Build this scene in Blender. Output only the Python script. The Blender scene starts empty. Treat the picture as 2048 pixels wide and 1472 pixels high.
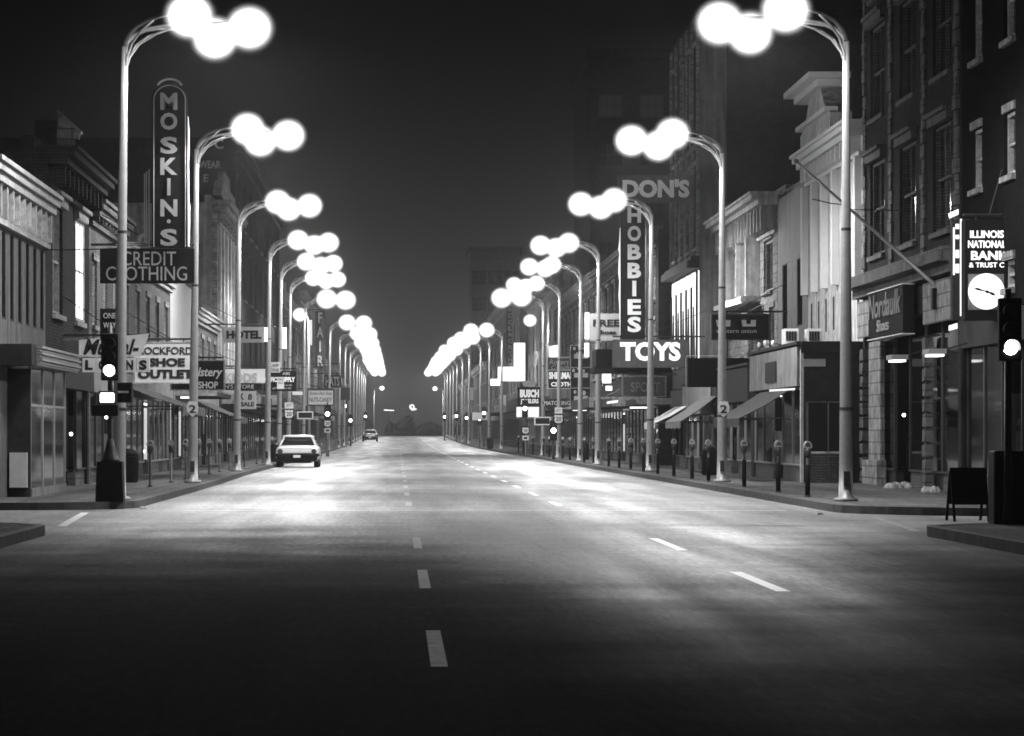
import bpy, math, random
from mathutils import Vector
R = math.radians
sc = bpy.context.scene
COL = sc.collection
random.seed(7)

# ------------------------------------------------------------------ camera, sky, exposure
F = 7090.0                      # focal length in photo pixels (2048 wide)
VX, VY, CH = 795.0, 868.0, 1.5  # vanishing point in the photo, eye height
cam = bpy.data.cameras.new('camera'); cam_o = bpy.data.objects.new('camera', cam); COL.objects.link(cam_o)
cam.sensor_width = 36.0; cam.lens = F / 2048 * 36.0
cam.shift_x = (1024 - VX) / 2048; cam.shift_y = (VY - 736) / 2048
cam.clip_start = 0.5; cam.clip_end = 5000
cam_o.location = (0, 0, CH); cam_o.rotation_euler = (R(90), 0, 0)
sc.camera = cam_o
w = bpy.data.worlds.new('World'); sc.world = w; w.use_nodes = True
nt = w.node_tree; nt.nodes.clear()
sky = nt.nodes.new('ShaderNodeTexSky'); sky.sky_type = 'NISHITA'; sky.sun_disc = False
sky.sun_elevation = R(-4); sky.sun_rotation = R(180)
bw = nt.nodes.new('ShaderNodeRGBToBW'); bg = nt.nodes.new('ShaderNodeBackground'); wo = nt.nodes.new('ShaderNodeOutputWorld')
nt.links.new(sky.outputs[0], bw.inputs[0]); # town glow low over the horizon, added to the night sky
tc_ = nt.nodes.new('ShaderNodeTexCoord'); sx_ = nt.nodes.new('ShaderNodeSeparateXYZ'); nt.links.new(tc_.outputs['Generated'], sx_.inputs[0])
gr_ = nt.nodes.new('ShaderNodeMapRange'); gr_.interpolation_type = 'SMOOTHERSTEP'; nt.links.new(sx_.outputs[2], gr_.inputs[0])
gr_.inputs[1].default_value = -.01; gr_.inputs[2].default_value = .12; gr_.inputs[3].default_value = .32; gr_.inputs[4].default_value = .018
ad_ = nt.nodes.new('ShaderNodeMath'); ad_.operation = 'ADD'; nt.links.new(bw.outputs[0], ad_.inputs[0]); nt.links.new(gr_.outputs[0], ad_.inputs[1])
nt.links.new(ad_.outputs[0], bg.inputs[0]); nt.links.new(bg.outputs[0], wo.inputs[0])
bg.inputs[1].default_value = 0.10
sc.view_settings.view_transform = 'Standard'; sc.view_settings.look = 'None'
sc.view_settings.exposure = 0.0; sc.view_settings.gamma = 1.0; sc.view_settings.use_curve_mapping = False
sc.render.engine = 'CYCLES'
cy = sc.cycles
cy.max_bounces = 3; cy.diffuse_bounces = 1; cy.glossy_bounces = 2; cy.transmission_bounces = 2
cy.volume_bounces = 0; cy.transparent_max_bounces = 8
cy.sample_clamp_indirect = 3.0; cy.caustics_reflective = False; cy.caustics_refractive = False
cy.use_denoising = True; cy.denoiser = 'OPENIMAGEDENOISE'; cy.denoising_input_passes = 'RGB_ALBEDO_NORMAL'; cy.use_light_tree = True; cy.use_adaptive_sampling = True; cy.adaptive_threshold = 0.02; cy.adaptive_min_samples = 48
cy.pixel_filter_type = 'BLACKMAN_HARRIS'; cy.filter_width = 1.7
LAMP = 1950.0                   # watts of each street-lamp bulb
SPILL = 0.11                    # share of the light the reflectors do not throw downwards
HAZE = 0.00028

# ------------------------------------------------------------------ helpers
def PX(x, Z): return (x - VX) * Z / F
def PZ(y, Z): return CH + (VY - y) * Z / F
def gz(Z):                      # the street climbs gently to a crest and drops behind it
    if Z < 150: return 0.0
    if Z < 560: return 1.15 * ((Z - 150) / 400.0) ** 2
    return 1.15 * (410 / 400.0) ** 2 - (Z - 560) * 0.02
def smooth(t): t = max(0, min(1, t)); return t * t * (3 - 2 * t)
def curbL(Z): return -5.25 - .25 * smooth((Z - 90) / 50) + 0.45 * smooth((Z - 200) / 160)
def curbR(Z): return 8.35 - 1.25 * smooth((Z - 190) / 160)

def mat(name, c, rough=0.8, kind='noise', scale=3.0, amt=0.35, bump=0.0, metal=0.0, spec=0.12, emit=0.0):
    m = bpy.data.materials.new(name); m.use_nodes = True
    n = m.node_tree.nodes; l = m.node_tree.links
    b = n['Principled BSDF']
    b.inputs['Base Color'].default_value = (c, c, c, 1); b.inputs['Roughness'].default_value = rough
    b.inputs['Metallic'].default_value = metal; b.inputs['Specular IOR Level'].default_value = spec
    if emit:
        b.inputs['Emission Color'].default_value = (1, 1, 1, 1); b.inputs['Emission Strength'].default_value = emit
    if kind == 'plain': return m
    tc = n.new('ShaderNodeTexCoord')
    sp = n.new('ShaderNodeSeparateXYZ'); l.new(tc.outputs['Object'], sp.inputs[0])
    ad = n.new('ShaderNodeMath'); ad.operation = 'ADD'; l.new(sp.outputs[0], ad.inputs[0]); l.new(sp.outputs[1], ad.inputs[1])
    cb = n.new('ShaderNodeCombineXYZ'); l.new(ad.outputs[0], cb.inputs[0]); l.new(sp.outputs[2], cb.inputs[1])
    no = n.new('ShaderNodeTexNoise'); no.inputs['Scale'].default_value = scale; no.inputs['Detail'].default_value = 8
    no.inputs['Roughness'].default_value = 0.65
    l.new(tc.outputs['Object'], no.inputs['Vector'])
    mr = n.new('ShaderNodeMapRange'); l.new(no.outputs[0], mr.inputs[0])
    mr.inputs[1].default_value = 0.3; mr.inputs[2].default_value = 0.7
    mr.inputs[3].default_value = c * (1 - amt); mr.inputs[4].default_value = c * (1 + amt)
    out = mr.outputs[0]; hgt = no.outputs[0]
    if kind in ('brick', 'stone', 'siding'):
        br = n.new('ShaderNodeTexBrick'); l.new(cb.outputs[0], br.inputs['Vector'])
        bwid, bh, mo = {'brick': (0.22, 0.075, 0.012), 'stone': (0.7, 0.32, 0.02), 'siding': (6.0, 0.18, 0.02)}[kind]
        br.inputs['Scale'].default_value = 1.0; br.inputs['Brick Width'].default_value = bwid
        br.inputs['Row Height'].default_value = bh; br.inputs['Mortar Size'].default_value = mo
        br.inputs['Color1'].default_value = (1, 1, 1, 1); br.inputs['Color2'].default_value = (.72, .72, .72, 1)
        br.inputs['Mortar'].default_value = (.4, .4, .4, 1)
        mu = n.new('ShaderNodeMath'); mu.operation = 'MULTIPLY'; l.new(out, mu.inputs[0]); l.new(br.outputs[0], mu.inputs[1])
        out = mu.outputs[0]; hgt = br.outputs[0]
    if kind == 'streak':        # rain-streaked paint: noise stretched vertically
        mp = n.new('ShaderNodeMapping'); mp.inputs['Scale'].default_value = (3.0, 3.0, 0.25)
        l.new(tc.outputs['Object'], mp.inputs[0])
        n2 = n.new('ShaderNodeTexNoise'); n2.inputs['Scale'].default_value = 1.6; n2.inputs['Detail'].default_value = 6
        l.new(mp.outputs[0], n2.inputs['Vector'])
        m2 = n.new('ShaderNodeMapRange'); l.new(n2.outputs[0], m2.inputs[0]); m2.inputs[1].default_value = 0.35; m2.inputs[2].default_value = 0.65
        m2.inputs[3].default_value = 0.55; m2.inputs[4].default_value = 1.1
        mu = n.new('ShaderNodeMath'); mu.operation = 'MULTIPLY'; l.new(out, mu.inputs[0]); l.new(m2.outputs[0], mu.inputs[1])
        out = mu.outputs[0]
    if kind == 'stripe':
        wv = n.new('ShaderNodeTexWave'); wv.inputs['Scale'].default_value = 1.3
        l.new(cb.outputs[0], wv.inputs['Vector'])
        m2 = n.new('ShaderNodeMapRange'); l.new(wv.outputs[0], m2.inputs[0]); m2.inputs[3].default_value = 0.45; m2.inputs[4].default_value = 1.1
        m2.inputs[1].default_value = 0.4; m2.inputs[2].default_value = 0.6
        mu = n.new('ShaderNodeMath'); mu.operation = 'MULTIPLY'; l.new(out, mu.inputs[0]); l.new(m2.outputs[0], mu.inputs[1])
        out = mu.outputs[0]
    l.new(out, b.inputs['Base Color'])
    if bump:
        bp = n.new('ShaderNodeBump'); bp.inputs['Strength'].default_value = bump; bp.inputs['Distance'].default_value = 0.03
        l.new(hgt, bp.inputs['Height']); l.new(bp.outputs[0], b.inputs['Normal'])
    return m

def mat_glass(name):            # shop glass: mostly clear, mirror-like at a glance
    m = bpy.data.materials.new(name); m.use_nodes = True
    n = m.node_tree.nodes; l = m.node_tree.links; n.clear()
    o = n.new('ShaderNodeOutputMaterial'); mx = n.new('ShaderNodeMixShader'); tr = n.new('ShaderNodeBsdfTransparent')
    gl = n.new('ShaderNodeBsdfGlossy'); gl.inputs['Roughness'].default_value = 0.06; tr.inputs[0].default_value = (.8, .8, .8, 1)
    fr = n.new('ShaderNodeFresnel'); fr.inputs[0].default_value = 1.5
    l.new(fr.outputs[0], mx.inputs[0]); l.new(tr.outputs[0], mx.inputs[1]); l.new(gl.outputs[0], mx.inputs[2]); l.new(mx.outputs[0], o.inputs[0])
    return m

def mat_globe(name):            # oversized lamp globe, emission fading to the rim: halo painted around the bulb
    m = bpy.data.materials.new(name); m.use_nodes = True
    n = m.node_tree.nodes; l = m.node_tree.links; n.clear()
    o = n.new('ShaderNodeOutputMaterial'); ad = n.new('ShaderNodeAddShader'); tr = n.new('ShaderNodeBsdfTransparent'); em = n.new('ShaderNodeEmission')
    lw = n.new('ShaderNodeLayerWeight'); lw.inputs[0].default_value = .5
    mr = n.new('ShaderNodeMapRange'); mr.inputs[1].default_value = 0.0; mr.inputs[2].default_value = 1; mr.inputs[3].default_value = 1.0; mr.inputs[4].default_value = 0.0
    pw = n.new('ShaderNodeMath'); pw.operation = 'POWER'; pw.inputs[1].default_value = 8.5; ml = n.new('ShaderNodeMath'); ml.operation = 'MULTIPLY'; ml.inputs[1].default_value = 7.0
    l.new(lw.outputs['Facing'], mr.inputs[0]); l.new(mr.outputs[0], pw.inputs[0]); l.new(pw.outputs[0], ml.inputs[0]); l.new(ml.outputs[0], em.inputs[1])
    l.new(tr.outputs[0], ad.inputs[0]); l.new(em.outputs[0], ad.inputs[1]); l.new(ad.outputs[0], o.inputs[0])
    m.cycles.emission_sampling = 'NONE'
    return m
BULB = bpy.data.lights.new('bulb', 'POINT'); BULB.energy = LAMP * SPILL; BULB.shadow_soft_size = .16; BULB.color = (1, 1, 1)
BEAM = bpy.data.lights.new('reflector_beam', 'SPOT'); BEAM.energy = LAMP; BEAM.shadow_soft_size = .16; BEAM.spot_size = R(176); BEAM.spot_blend = .38
def bulb(c, parent):
    o = bpy.data.objects.new('bulb', BULB); COL.objects.link(o); o.location = Vector(c) - WL(parent); o.parent = parent
    o = bpy.data.objects.new('reflector_beam', BEAM); COL.objects.link(o); o.location = Vector(c) - WL(parent); o.parent = parent

M = {
 'brick_dark': mat('brick_dark', .042, rough=.95, kind='brick', bump=.5, spec=.03), 'facade_black': mat('facade_black', .012, rough=1, spec=0), 'brick': mat('brick', .12, kind='brick', bump=.5),
 'brick_pale': mat('brick_pale', .22, kind='brick', bump=.4), 'stone': mat('stone', .27, kind='stone', bump=.5, amt=.6),
 'stone_dark': mat('stone_dark', .12, kind='stone', bump=.6), 'stucco': mat('stucco', .28, scale=2, bump=.2, kind='streak'),
 'white': mat('white_paint', .62, rough=.6, amt=.3, kind='streak'), 'white_clean': mat('white_clean', .75, rough=.6, amt=.06),
 'grey': mat('grey_paint', .22, rough=.6, amt=.2, kind='streak'), 'dark': mat('dark_paint', .03, rough=.7, amt=.3, spec=.05),
 'black': mat('black_enamel', .012, rough=.6, amt=.2, spec=.05), 'siding': mat('siding', .6, kind='stripe', scale=4, amt=.15),
 'trim': mat('trim', .30, rough=.6, amt=.5, scale=5), 'old_white': mat('old_white', .12, rough=.8, amt=.35, scale=4, kind='streak', bump=.3), 'pane': mat('dark_pane', .015, rough=.12, kind='plain', spec=.8),
 'shop': mat('shop_interior', .15, amt=.4, scale=1.2), 'shop_dark': mat('shop_interior_dark', .04, amt=.5, scale=1.2),
 'galv': mat('galvanised', .31, rough=.42, amt=.12, metal=.35, scale=8), 'darkmetal': mat('dark_metal', .05, rough=.4, amt=.3, metal=.3),
 'chrome': mat('chrome', .8, rough=.18, kind='plain', metal=1.0), 'glass': mat_glass('shop_glass'),
 'letter_white': mat('letter_white', .8, rough=.6, amt=.05), 'letter_black': mat('letter_black', .02, rough=.6, kind='plain'),
 'letter_grey': mat('letter_grey', .5, rough=.6, amt=.2), 'sign_grey': mat('sign_grey', .55, rough=.5, amt=.12),
 'sign_pale': mat('sign_pale', .8, rough=.5, amt=.1), 'sign_black': mat('sign_black', .015, rough=.8, amt=.3, spec=.03),
 'sign_mid': mat('sign_mid', .07, rough=.8, amt=.25),
 'globe': mat_globe('lamp_halo'), 'lens': mat('lit_lens', .5, kind='plain', emit=22.0),
 'neon': mat('lit_letters', .5, kind='plain', emit=1.3), 'lit': mat('lit_panel', .6, kind='plain', emit=2.2), 'backlit': mat('backlit_letters', .8, kind='plain', emit=.55),
 'lit_soft': mat('lit_panel_soft', .6, kind='noise', scale=1.2, amt=.3, emit=.9), 'tube': mat('shop_tube', .6, kind='plain', emit=6.0),
 'dimpane': mat('dim_pane', .05, kind='plain', rough=.5, emit=.009),
 'canvas': mat('awning_canvas', .16, amt=.25, kind='stripe'), 'canvas_dark': mat('awning_canvas_dark', .05, amt=.3, kind='stripe'),
 'snow': mat('snow', .4, rough=.7, amt=.15, scale=9, bump=.4), 'rubber': mat('rubber', .015, rough=.8, kind='plain'),
 'car_paint': mat('car_paint', .75, rough=.25, kind='plain', spec=.6), 'car_white': mat('car_white', .8, rough=.25, kind='plain', spec=.6),
 'car_dark': mat('car_dark', .06, rough=.25, kind='plain', spec=.6), 'redlens': mat('tail_lens', .04, rough=.2, kind='plain'),
 'paint_white': mat('road_paint_white', .85, rough=.42, amt=.22, scale=7, spec=.5), 'paint_old': mat('road_paint_worn', .40, rough=.5, spec=.2, amt=.55, scale=6),
 'paint_faint': mat('road_paint_faint', .6, rough=.6, amt=.45, scale=5),
 'kerb': mat('kerb_concrete', .10, amt=.35, scale=3, bump=.3), 'leaf': mat('far_foliage', .05, amt=.4),
}

def ground_mat(name, c, rough, patch, spec=.3):
    m = mat(name, c, rough, 'noise', 1.4, .3, spec=spec)
    n = m.node_tree.nodes; l = m.node_tree.links; b = n['Principled BSDF']
    tc = n.new('ShaderNodeTexCoord')
    mp = n.new('ShaderNodeMapping'); mp.inputs['Scale'].default_value = (0.9, 0.045, 1); l.new(tc.outputs['Object'], mp.inputs[0])
    n1 = n.new('ShaderNodeTexNoise'); n1.inputs['Scale'].default_value = 1.1; n1.inputs['Detail'].default_value = 7; l.new(mp.outputs[0], n1.inputs['Vector'])
    n2 = n.new('ShaderNodeTexNoise'); n2.inputs['Scale'].default_value = 70; n2.inputs['Detail'].default_value = 2; l.new(tc.outputs['Object'], n2.inputs['Vector'])
    n3 = n.new('ShaderNodeTexNoise'); n3.inputs['Scale'].default_value = .22; n3.inputs['Detail'].default_value = 5; l.new(tc.outputs['Object'], n3.inputs['Vector'])
    def rng(s, lo, hi, a, bb):
        r = n.new('ShaderNodeMapRange'); l.new(s, r.inputs[0]); r.inputs[1].default_value = lo; r.inputs[2].default_value = hi
        r.inputs[3].default_value = a; r.inputs[4].default_value = bb; return r.outputs[0]
    def mul(a, bb):
        q = n.new('ShaderNodeMath'); q.operation = 'MULTIPLY'; l.new(a, q.inputs[0]); l.new(bb, q.inputs[1]); return q.outputs[0]
    c0 = mul(mul(rng(n1.outputs[0], .35, .65, c * (1 - patch), c * (1 + patch)), rng(n2.outputs[0], .3, .7, .6, 1.4)), rng(n3.outputs[0], .35, .65, .75, 1.25))
    mpx = n.new('ShaderNodeMapping'); mpx.inputs['Scale'].default_value = (.05, 1.3, 1); l.new(tc.outputs['Object'], mpx.inputs[0])
    nx = n.new('ShaderNodeTexNoise'); nx.inputs['Scale'].default_value = 1.0; nx.inputs['Detail'].default_value = 4; l.new(mpx.outputs[0], nx.inputs['Vector'])
    vo = n.new('ShaderNodeTexVoronoi'); vo.feature = 'DISTANCE_TO_EDGE'; vo.inputs['Scale'].default_value = .16
    wn = n.new('ShaderNodeMixRGB'); wn.blend_type = 'ADD'; wn.inputs[0].default_value = .5; l.new(tc.outputs['Object'], wn.inputs[1]); l.new(n3.outputs[1], wn.inputs[2]); l.new(wn.outputs[0], vo.inputs['Vector'])
    n4 = n.new('ShaderNodeTexNoise'); n4.inputs['Scale'].default_value = 9; n4.inputs['Detail'].default_value = 6; n4.inputs['Roughness'].default_value = .75; l.new(tc.outputs['Object'], n4.inputs['Vector'])
    mg = n.new('ShaderNodeMapping'); mg.inputs['Scale'].default_value = (13, 1.1, 1); l.new(tc.outputs['Object'], mg.inputs[0])
    ng = n.new('ShaderNodeTexNoise'); ng.inputs['Scale'].default_value = 1.0; ng.inputs['Detail'].default_value = 5; ng.inputs['Roughness'].default_value = .8; l.new(mg.outputs[0], ng.inputs['Vector'])
    c0 = mul(c0, rng(ng.outputs[0], .32, .68, .45, 1.55))
    c0 = mul(mul(c0, rng(nx.outputs[0], .35, .65, .88, 1.12)), mul(rng(vo.outputs[0], .0, .004, .55, 1), rng(n4.outputs[0], .35, .65, .72, 1.28)))
    l.new(c0, b.inputs['Base Color'])
    l.new(rng(n1.outputs[0], .35, .65, rough + .08, rough - .08), b.inputs['Roughness'])
    bp = n.new('ShaderNodeBump'); bp.inputs['Strength'].default_value = .35; bp.inputs['Distance'].default_value = .01
    l.new(n2.outputs[0], bp.inputs['Height']); l.new(bp.outputs[0], b.inputs['Normal'])
    return m
def worn_dimmed_road(m, near):  # painted dark towards the camera for the unlit foreground; right lanes worn paler
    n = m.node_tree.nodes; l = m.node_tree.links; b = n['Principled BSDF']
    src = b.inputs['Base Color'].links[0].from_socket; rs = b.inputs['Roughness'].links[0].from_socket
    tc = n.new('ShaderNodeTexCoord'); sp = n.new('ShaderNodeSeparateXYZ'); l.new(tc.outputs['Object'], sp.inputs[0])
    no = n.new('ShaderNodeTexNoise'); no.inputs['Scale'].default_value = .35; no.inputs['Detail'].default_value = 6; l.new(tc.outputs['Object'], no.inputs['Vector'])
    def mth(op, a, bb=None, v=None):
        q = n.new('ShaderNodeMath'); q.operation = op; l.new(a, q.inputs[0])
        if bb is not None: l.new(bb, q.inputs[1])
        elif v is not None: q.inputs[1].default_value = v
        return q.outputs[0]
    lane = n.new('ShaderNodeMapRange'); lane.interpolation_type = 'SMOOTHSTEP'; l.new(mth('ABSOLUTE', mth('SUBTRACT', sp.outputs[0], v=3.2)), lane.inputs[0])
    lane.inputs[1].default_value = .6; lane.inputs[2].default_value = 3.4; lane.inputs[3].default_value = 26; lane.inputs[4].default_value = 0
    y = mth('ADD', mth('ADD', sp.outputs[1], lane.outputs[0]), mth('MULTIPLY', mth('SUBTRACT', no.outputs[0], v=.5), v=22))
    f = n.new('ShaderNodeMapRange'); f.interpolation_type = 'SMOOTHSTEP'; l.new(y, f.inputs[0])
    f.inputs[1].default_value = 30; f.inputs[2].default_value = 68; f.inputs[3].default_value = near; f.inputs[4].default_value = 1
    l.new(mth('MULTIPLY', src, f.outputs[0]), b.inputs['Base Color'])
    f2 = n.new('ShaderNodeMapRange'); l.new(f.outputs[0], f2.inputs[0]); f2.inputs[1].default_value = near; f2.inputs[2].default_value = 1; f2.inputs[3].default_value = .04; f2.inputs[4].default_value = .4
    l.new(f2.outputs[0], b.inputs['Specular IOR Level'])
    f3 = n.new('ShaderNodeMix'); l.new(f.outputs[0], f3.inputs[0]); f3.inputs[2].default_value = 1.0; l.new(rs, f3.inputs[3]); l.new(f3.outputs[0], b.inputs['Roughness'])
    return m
M['asphalt'] = worn_dimmed_road(ground_mat('asphalt', .19, .50, .32, .4), .14)
M['walk'] = ground_mat('sidewalk_concrete', .10, .85, .25, .1)
def slab_joints(m):
    n = m.node_tree.nodes; l = m.node_tree.links; b = n['Principled BSDF']; src = b.inputs['Base Color'].links[0].from_socket
    tc = n.new('ShaderNodeTexCoord'); br = n.new('ShaderNodeTexBrick'); l.new(tc.outputs['Object'], br.inputs['Vector']); br.offset = 0
    br.inputs['Scale'].default_value = 1; br.inputs['Brick Width'].default_value = 1.5; br.inputs['Row Height'].default_value = 1.5; br.inputs['Mortar Size'].default_value = .03
    br.inputs['Color1'].default_value = (1, 1, 1, 1); br.inputs['Color2'].default_value = (.78, .78, .78, 1); br.inputs['Mortar'].default_value = (.3, .3, .3, 1)
    q = n.new('ShaderNodeMath'); q.operation = 'MULTIPLY'; l.new(src, q.inputs[0]); l.new(br.outputs[0], q.inputs[1]); l.new(q.outputs[0], b.inputs['Base Color'])
slab_joints(M['walk'])
M['earth'] = ground_mat('bare_ground', .06, .9, .3)

class MB:
    def __init__(s): s.v = []; s.f = []
    def box(s, x0, x1, y0, y1, z0, z1):
        x0, x1 = sorted((x0, x1)); y0, y1 = sorted((y0, y1)); z0, z1 = sorted((z0, z1)); i = len(s.v)
        s.v += [(x0,y0,z0),(x1,y0,z0),(x1,y1,z0),(x0,y1,z0),(x0,y0,z1),(x1,y0,z1),(x1,y1,z1),(x0,y1,z1)]
        s.f += [tuple(i + k for k in q) for q in ((0,3,2,1),(4,5,6,7),(0,1,5,4),(1,2,6,5),(2,3,7,6),(3,0,4,7))]
        return s
    def prism(s, poly, fn, a, b):   # poly of 2D points, fn(p, t) -> 3D, extruded from t=a to t=b
        i = len(s.v); n = len(poly)
        s.v += [fn(p, a) for p in poly] + [fn(p, b) for p in poly]
        s.f.append(tuple(range(i + n - 1, i - 1, -1))); s.f.append(tuple(range(i + n, i + 2 * n)))
        for k in range(n): s.f.append((i + k, i + (k + 1) % n, i + n + (k + 1) % n, i + n + k))
        return s
    def tube(s, pts, r, seg=8, cap=True):
        pts = [Vector(p) for p in pts]; rs = r if isinstance(r, (list, tuple)) else [r] * len(pts)
        i = len(s.v); d0 = (pts[1] - pts[0]).normalized()
        up = Vector((0, 0, 1)) if abs(d0.z) < .9 else Vector((0, 1, 0))
        for k, p in enumerate(pts):
            d = (pts[min(k + 1, len(pts) - 1)] - pts[max(k - 1, 0)]).normalized()
            a = d.cross(up)
            if a.length < 1e-3: a = d.cross(Vector((1, 0, 0)))
            a.normalize(); bb = d.cross(a).normalized()
            for q in range(seg):
                t = 2 * math.pi * q / seg
                s.v.append(tuple(p + (a * math.cos(t) + bb * math.sin(t)) * rs[k]))
        for k in range(len(pts) - 1):
            for q in range(seg):
                A = i + k * seg + q; B = i + k * seg + (q + 1) % seg
                s.f.append((A, B, B + seg, A + seg))
        if cap: s.f.append(tuple(i + q for q in range(seg))[::-1]); s.f.append(tuple(i + (len(pts) - 1) * seg + q for q in range(seg)))
        return s
    def lathe(s, cx, cy, prof, seg=14):
        return s.tube([(cx, cy, z) for r, z in prof], [r for r, z in prof], seg)
    def ball(s, c, rx, ry=None, rz=None, seg=16, rings=9):
        ry = ry or rx; rz = rz or rx; i = len(s.v)
        for a in range(rings + 1):
            t = math.pi * a / rings; rr = math.sin(t) + 1e-4
            for q in range(seg):
                p = 2 * math.pi * q / seg
                s.v.append((c[0] + rx * rr * math.cos(p), c[1] + ry * rr * math.sin(p), c[2] + rz * math.cos(t)))
        for a in range(rings):
            for q in range(seg):
                A = i + a * seg + q; B = i + a * seg + (q + 1) % seg
                s.f.append((A, A + seg, B + seg, B))
        return s
    def rough(s, amt, seed=1):
        rr = random.Random(seed); s.v = [(x + rr.uniform(-amt, amt), y + rr.uniform(-amt, amt), z + rr.uniform(-amt, amt)) for x, y, z in s.v]; return s
    def build(s, name, m, parent=None, smooth=False, bevel=0):
        me = bpy.data.meshes.new(name)
        L = WL(parent) if parent else Vector((0, 0, 0))
        me.from_pydata([(x - L.x, y - L.y, z - L.z) for x, y, z in s.v], [], s.f); me.update()
        if smooth:
            for p in me.polygons: p.use_smooth = True
        me.materials.append(M[m] if isinstance(m, str) else m)
        o = bpy.data.objects.new(name, me); COL.objects.link(o)
        if parent: o.parent = parent
        if bevel:
            b = o.modifiers.new('bevel', 'BEVEL'); b.width = bevel; b.segments = 2
        return o
def WL(o):
    v = Vector(o.location); p = o.parent
    while p: v += Vector(p.location); p = p.parent
    return v
def tag(o, label, cat, group=None):
    o['label'] = label; o['category'] = cat
    if group: o['group'] = group
    return o
def thing(name, label, cat, loc, group=None):
    o = bpy.data.objects.new(name, None); COL.objects.link(o); o.location = loc; o.empty_display_size = .3
    return tag(o, label, cat, group)
def struct(o): o['kind'] = 'structure'; return o
def copy_tree(o, parent=None, loc=None):
    c = o.copy(); COL.objects.link(c); c.parent = parent
    if loc is not None: c.location = loc
    for ch in list(o.children): copy_tree(ch, c)
    return c

def text_mesh(s, bold=0.0, shear=0.0, res=3):
    cu = bpy.data.curves.new('lettering', 'FONT'); cu.body = s; cu.align_x = 'CENTER'; cu.resolution_u = res
    cu.offset = bold; cu.shear = shear; cu.extrude = 0.02; cu.fill_mode = 'BOTH'
    o = bpy.data.objects.new('lettering', cu)
    me = bpy.data.meshes.new_from_object(o); bpy.data.objects.remove(o); bpy.data.curves.remove(cu)
    vs = [tuple(v.co) for v in me.vertices]; fs = [tuple(p.vertices) for p in me.polygons]
    bpy.data.meshes.remove(me)
    return vs, fs
def lettering(s, cx, cz, wd, ht, Y, m, parent, bold=0.0, shear=0.0, facing='front', X=0.0, thick=.03, name='lettering'):
    """letters filling wd x ht, centred at (cx, cz); facing the camera at depth Y, or on a side facade at X"""
    vs, fs = text_mesh(s, bold, shear)
    if not vs: return
    x0 = min(v[0] for v in vs); x1 = max(v[0] for v in vs); y0 = min(v[1] for v in vs); y1 = max(v[1] for v in vs)
    mb = MB()
    for x, y, z in vs:
        u = ((x - x0) / max(x1 - x0, 1e-6) - .5) * wd; v = ((y - y0) / max(y1 - y0, 1e-6) - .5) * ht; t = (z / .02) * thick / 2
        if facing == 'front': mb.v.append((cx + u, Y - t - thick / 2, cz + v))
        elif facing == 'right': mb.v.append((X - t - thick / 2, cx - u, cz + v))    # on a facade of the right side
        else: mb.v.append((X + t + thick / 2, cx + u, cz + v))
    mb.f = fs
    return mb.build(name, m, parent)

def sign(name, label, x0, y0, x1, y1, Z, m='sign_grey', lines=(), trim=None, thick=.22, rod=None, cat='sign', group=None, poly=None, z_off=0):
    """box sign hung over the pavement, measured in the photograph at depth Z"""
    X0, X1, Zt, Zb = PX(x0, Z), PX(x1, Z), PZ(y0, Z), PZ(y1, Z)
    t = thing(name, label, cat, ((X0 + X1) / 2, Z, Zb), group)
    b = MB()
    if poly: b.prism([(PX(px, Z), PZ(py, Z)) for px, py in poly], lambda p, q: (p[0], q, p[1]), Z + thick, Z)
    else: b.box(X0, X1, Z, Z + thick, Zb, Zt)
    b.build('cabinet', m, t)
    if trim:
        w_ = .035 * max(1, Z / 110); q = MB()
        q.box(X0 - .01, X1 + .01, Z - .03, Z + thick + .02, Zt, Zt + w_); q.box(X0 - .01, X1 + .01, Z - .03, Z + thick + .02, Zb - w_, Zb)
        q.box(X0 - w_ - .01, X0 - .005, Z - .03, Z + thick + .02, Zb - w_, Zt + w_); q.box(X1 + .005, X1 + w_ + .01, Z - .03, Z + thick + .02, Zb - w_, Zt + w_)
        q.build('frame', trim, t)
    for ln in lines:
        s, lx0, ly0, lx1, ly1, lm = ln[:6]; bold = ln[6] if len(ln) > 6 else .0; sh = ln[7] if len(ln) > 7 else 0
        lettering(s, PX((lx0 + lx1) / 2, Z), PZ((ly0 + ly1) / 2, Z), PX(lx1, Z) - PX(lx0, Z), PZ(ly0, Z) - PZ(ly1, Z), Z - .004, lm, t, bold, sh)
    if rod is not None:          # bracket back to the facade at X = rod
        Xe = X0 if rod < X0 else X1
        q = MB()
        for zz in (Zt + .12, ):
            q.tube([(rod, Z + thick / 2, zz), (X1 if rod < X0 else X0, Z + thick / 2, zz)], .035, 6)
        q.tube([(rod, Z + thick / 2, Zt + 1.1), (Xe + (X1 - X0) * (.6 if rod < X0 else -.6), Z + thick / 2, Zt + .12)], .012, 5)
        for k in (.2, .8): q.tube([(X0 + (X1 - X0) * k, Z + thick / 2, Zt - .0), (X0 + (X1 - X0) * k, Z + thick / 2, Zt + .12)], .02, 5)
        q.build('bracket', 'darkmetal', t)
    return t

# ------------------------------------------------------------------ ground
def sheet(name, xs_fn, Zs, dz, m):
    b = MB()
    for Z in Zs:
        for x in xs_fn(Z): b.v.append((x, Z, gz(Z) + dz))
    n = len(xs_fn(Zs[0]))
    for i in range(len(Zs) - 1):
        for k in range(n - 1): b.f.append((i*n+k, i*n+k+1, (i+1)*n+k+1, (i+1)*n+k))
    return struct(b.build(name, m))
ZS = [-40, 0, 30, 60, 90, 120, 150] + list(range(165, 560, 15)) + [560, 600, 700, 800, 1000, 1180]
sheet('ground', lambda Z: [-380, -60, 60, 380], ZS, -.05, 'earth')
sheet('road', lambda Z: [-58, -20, 0, 20, 58], [z for z in ZS if z < 900], 0, 'asphalt')

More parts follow.
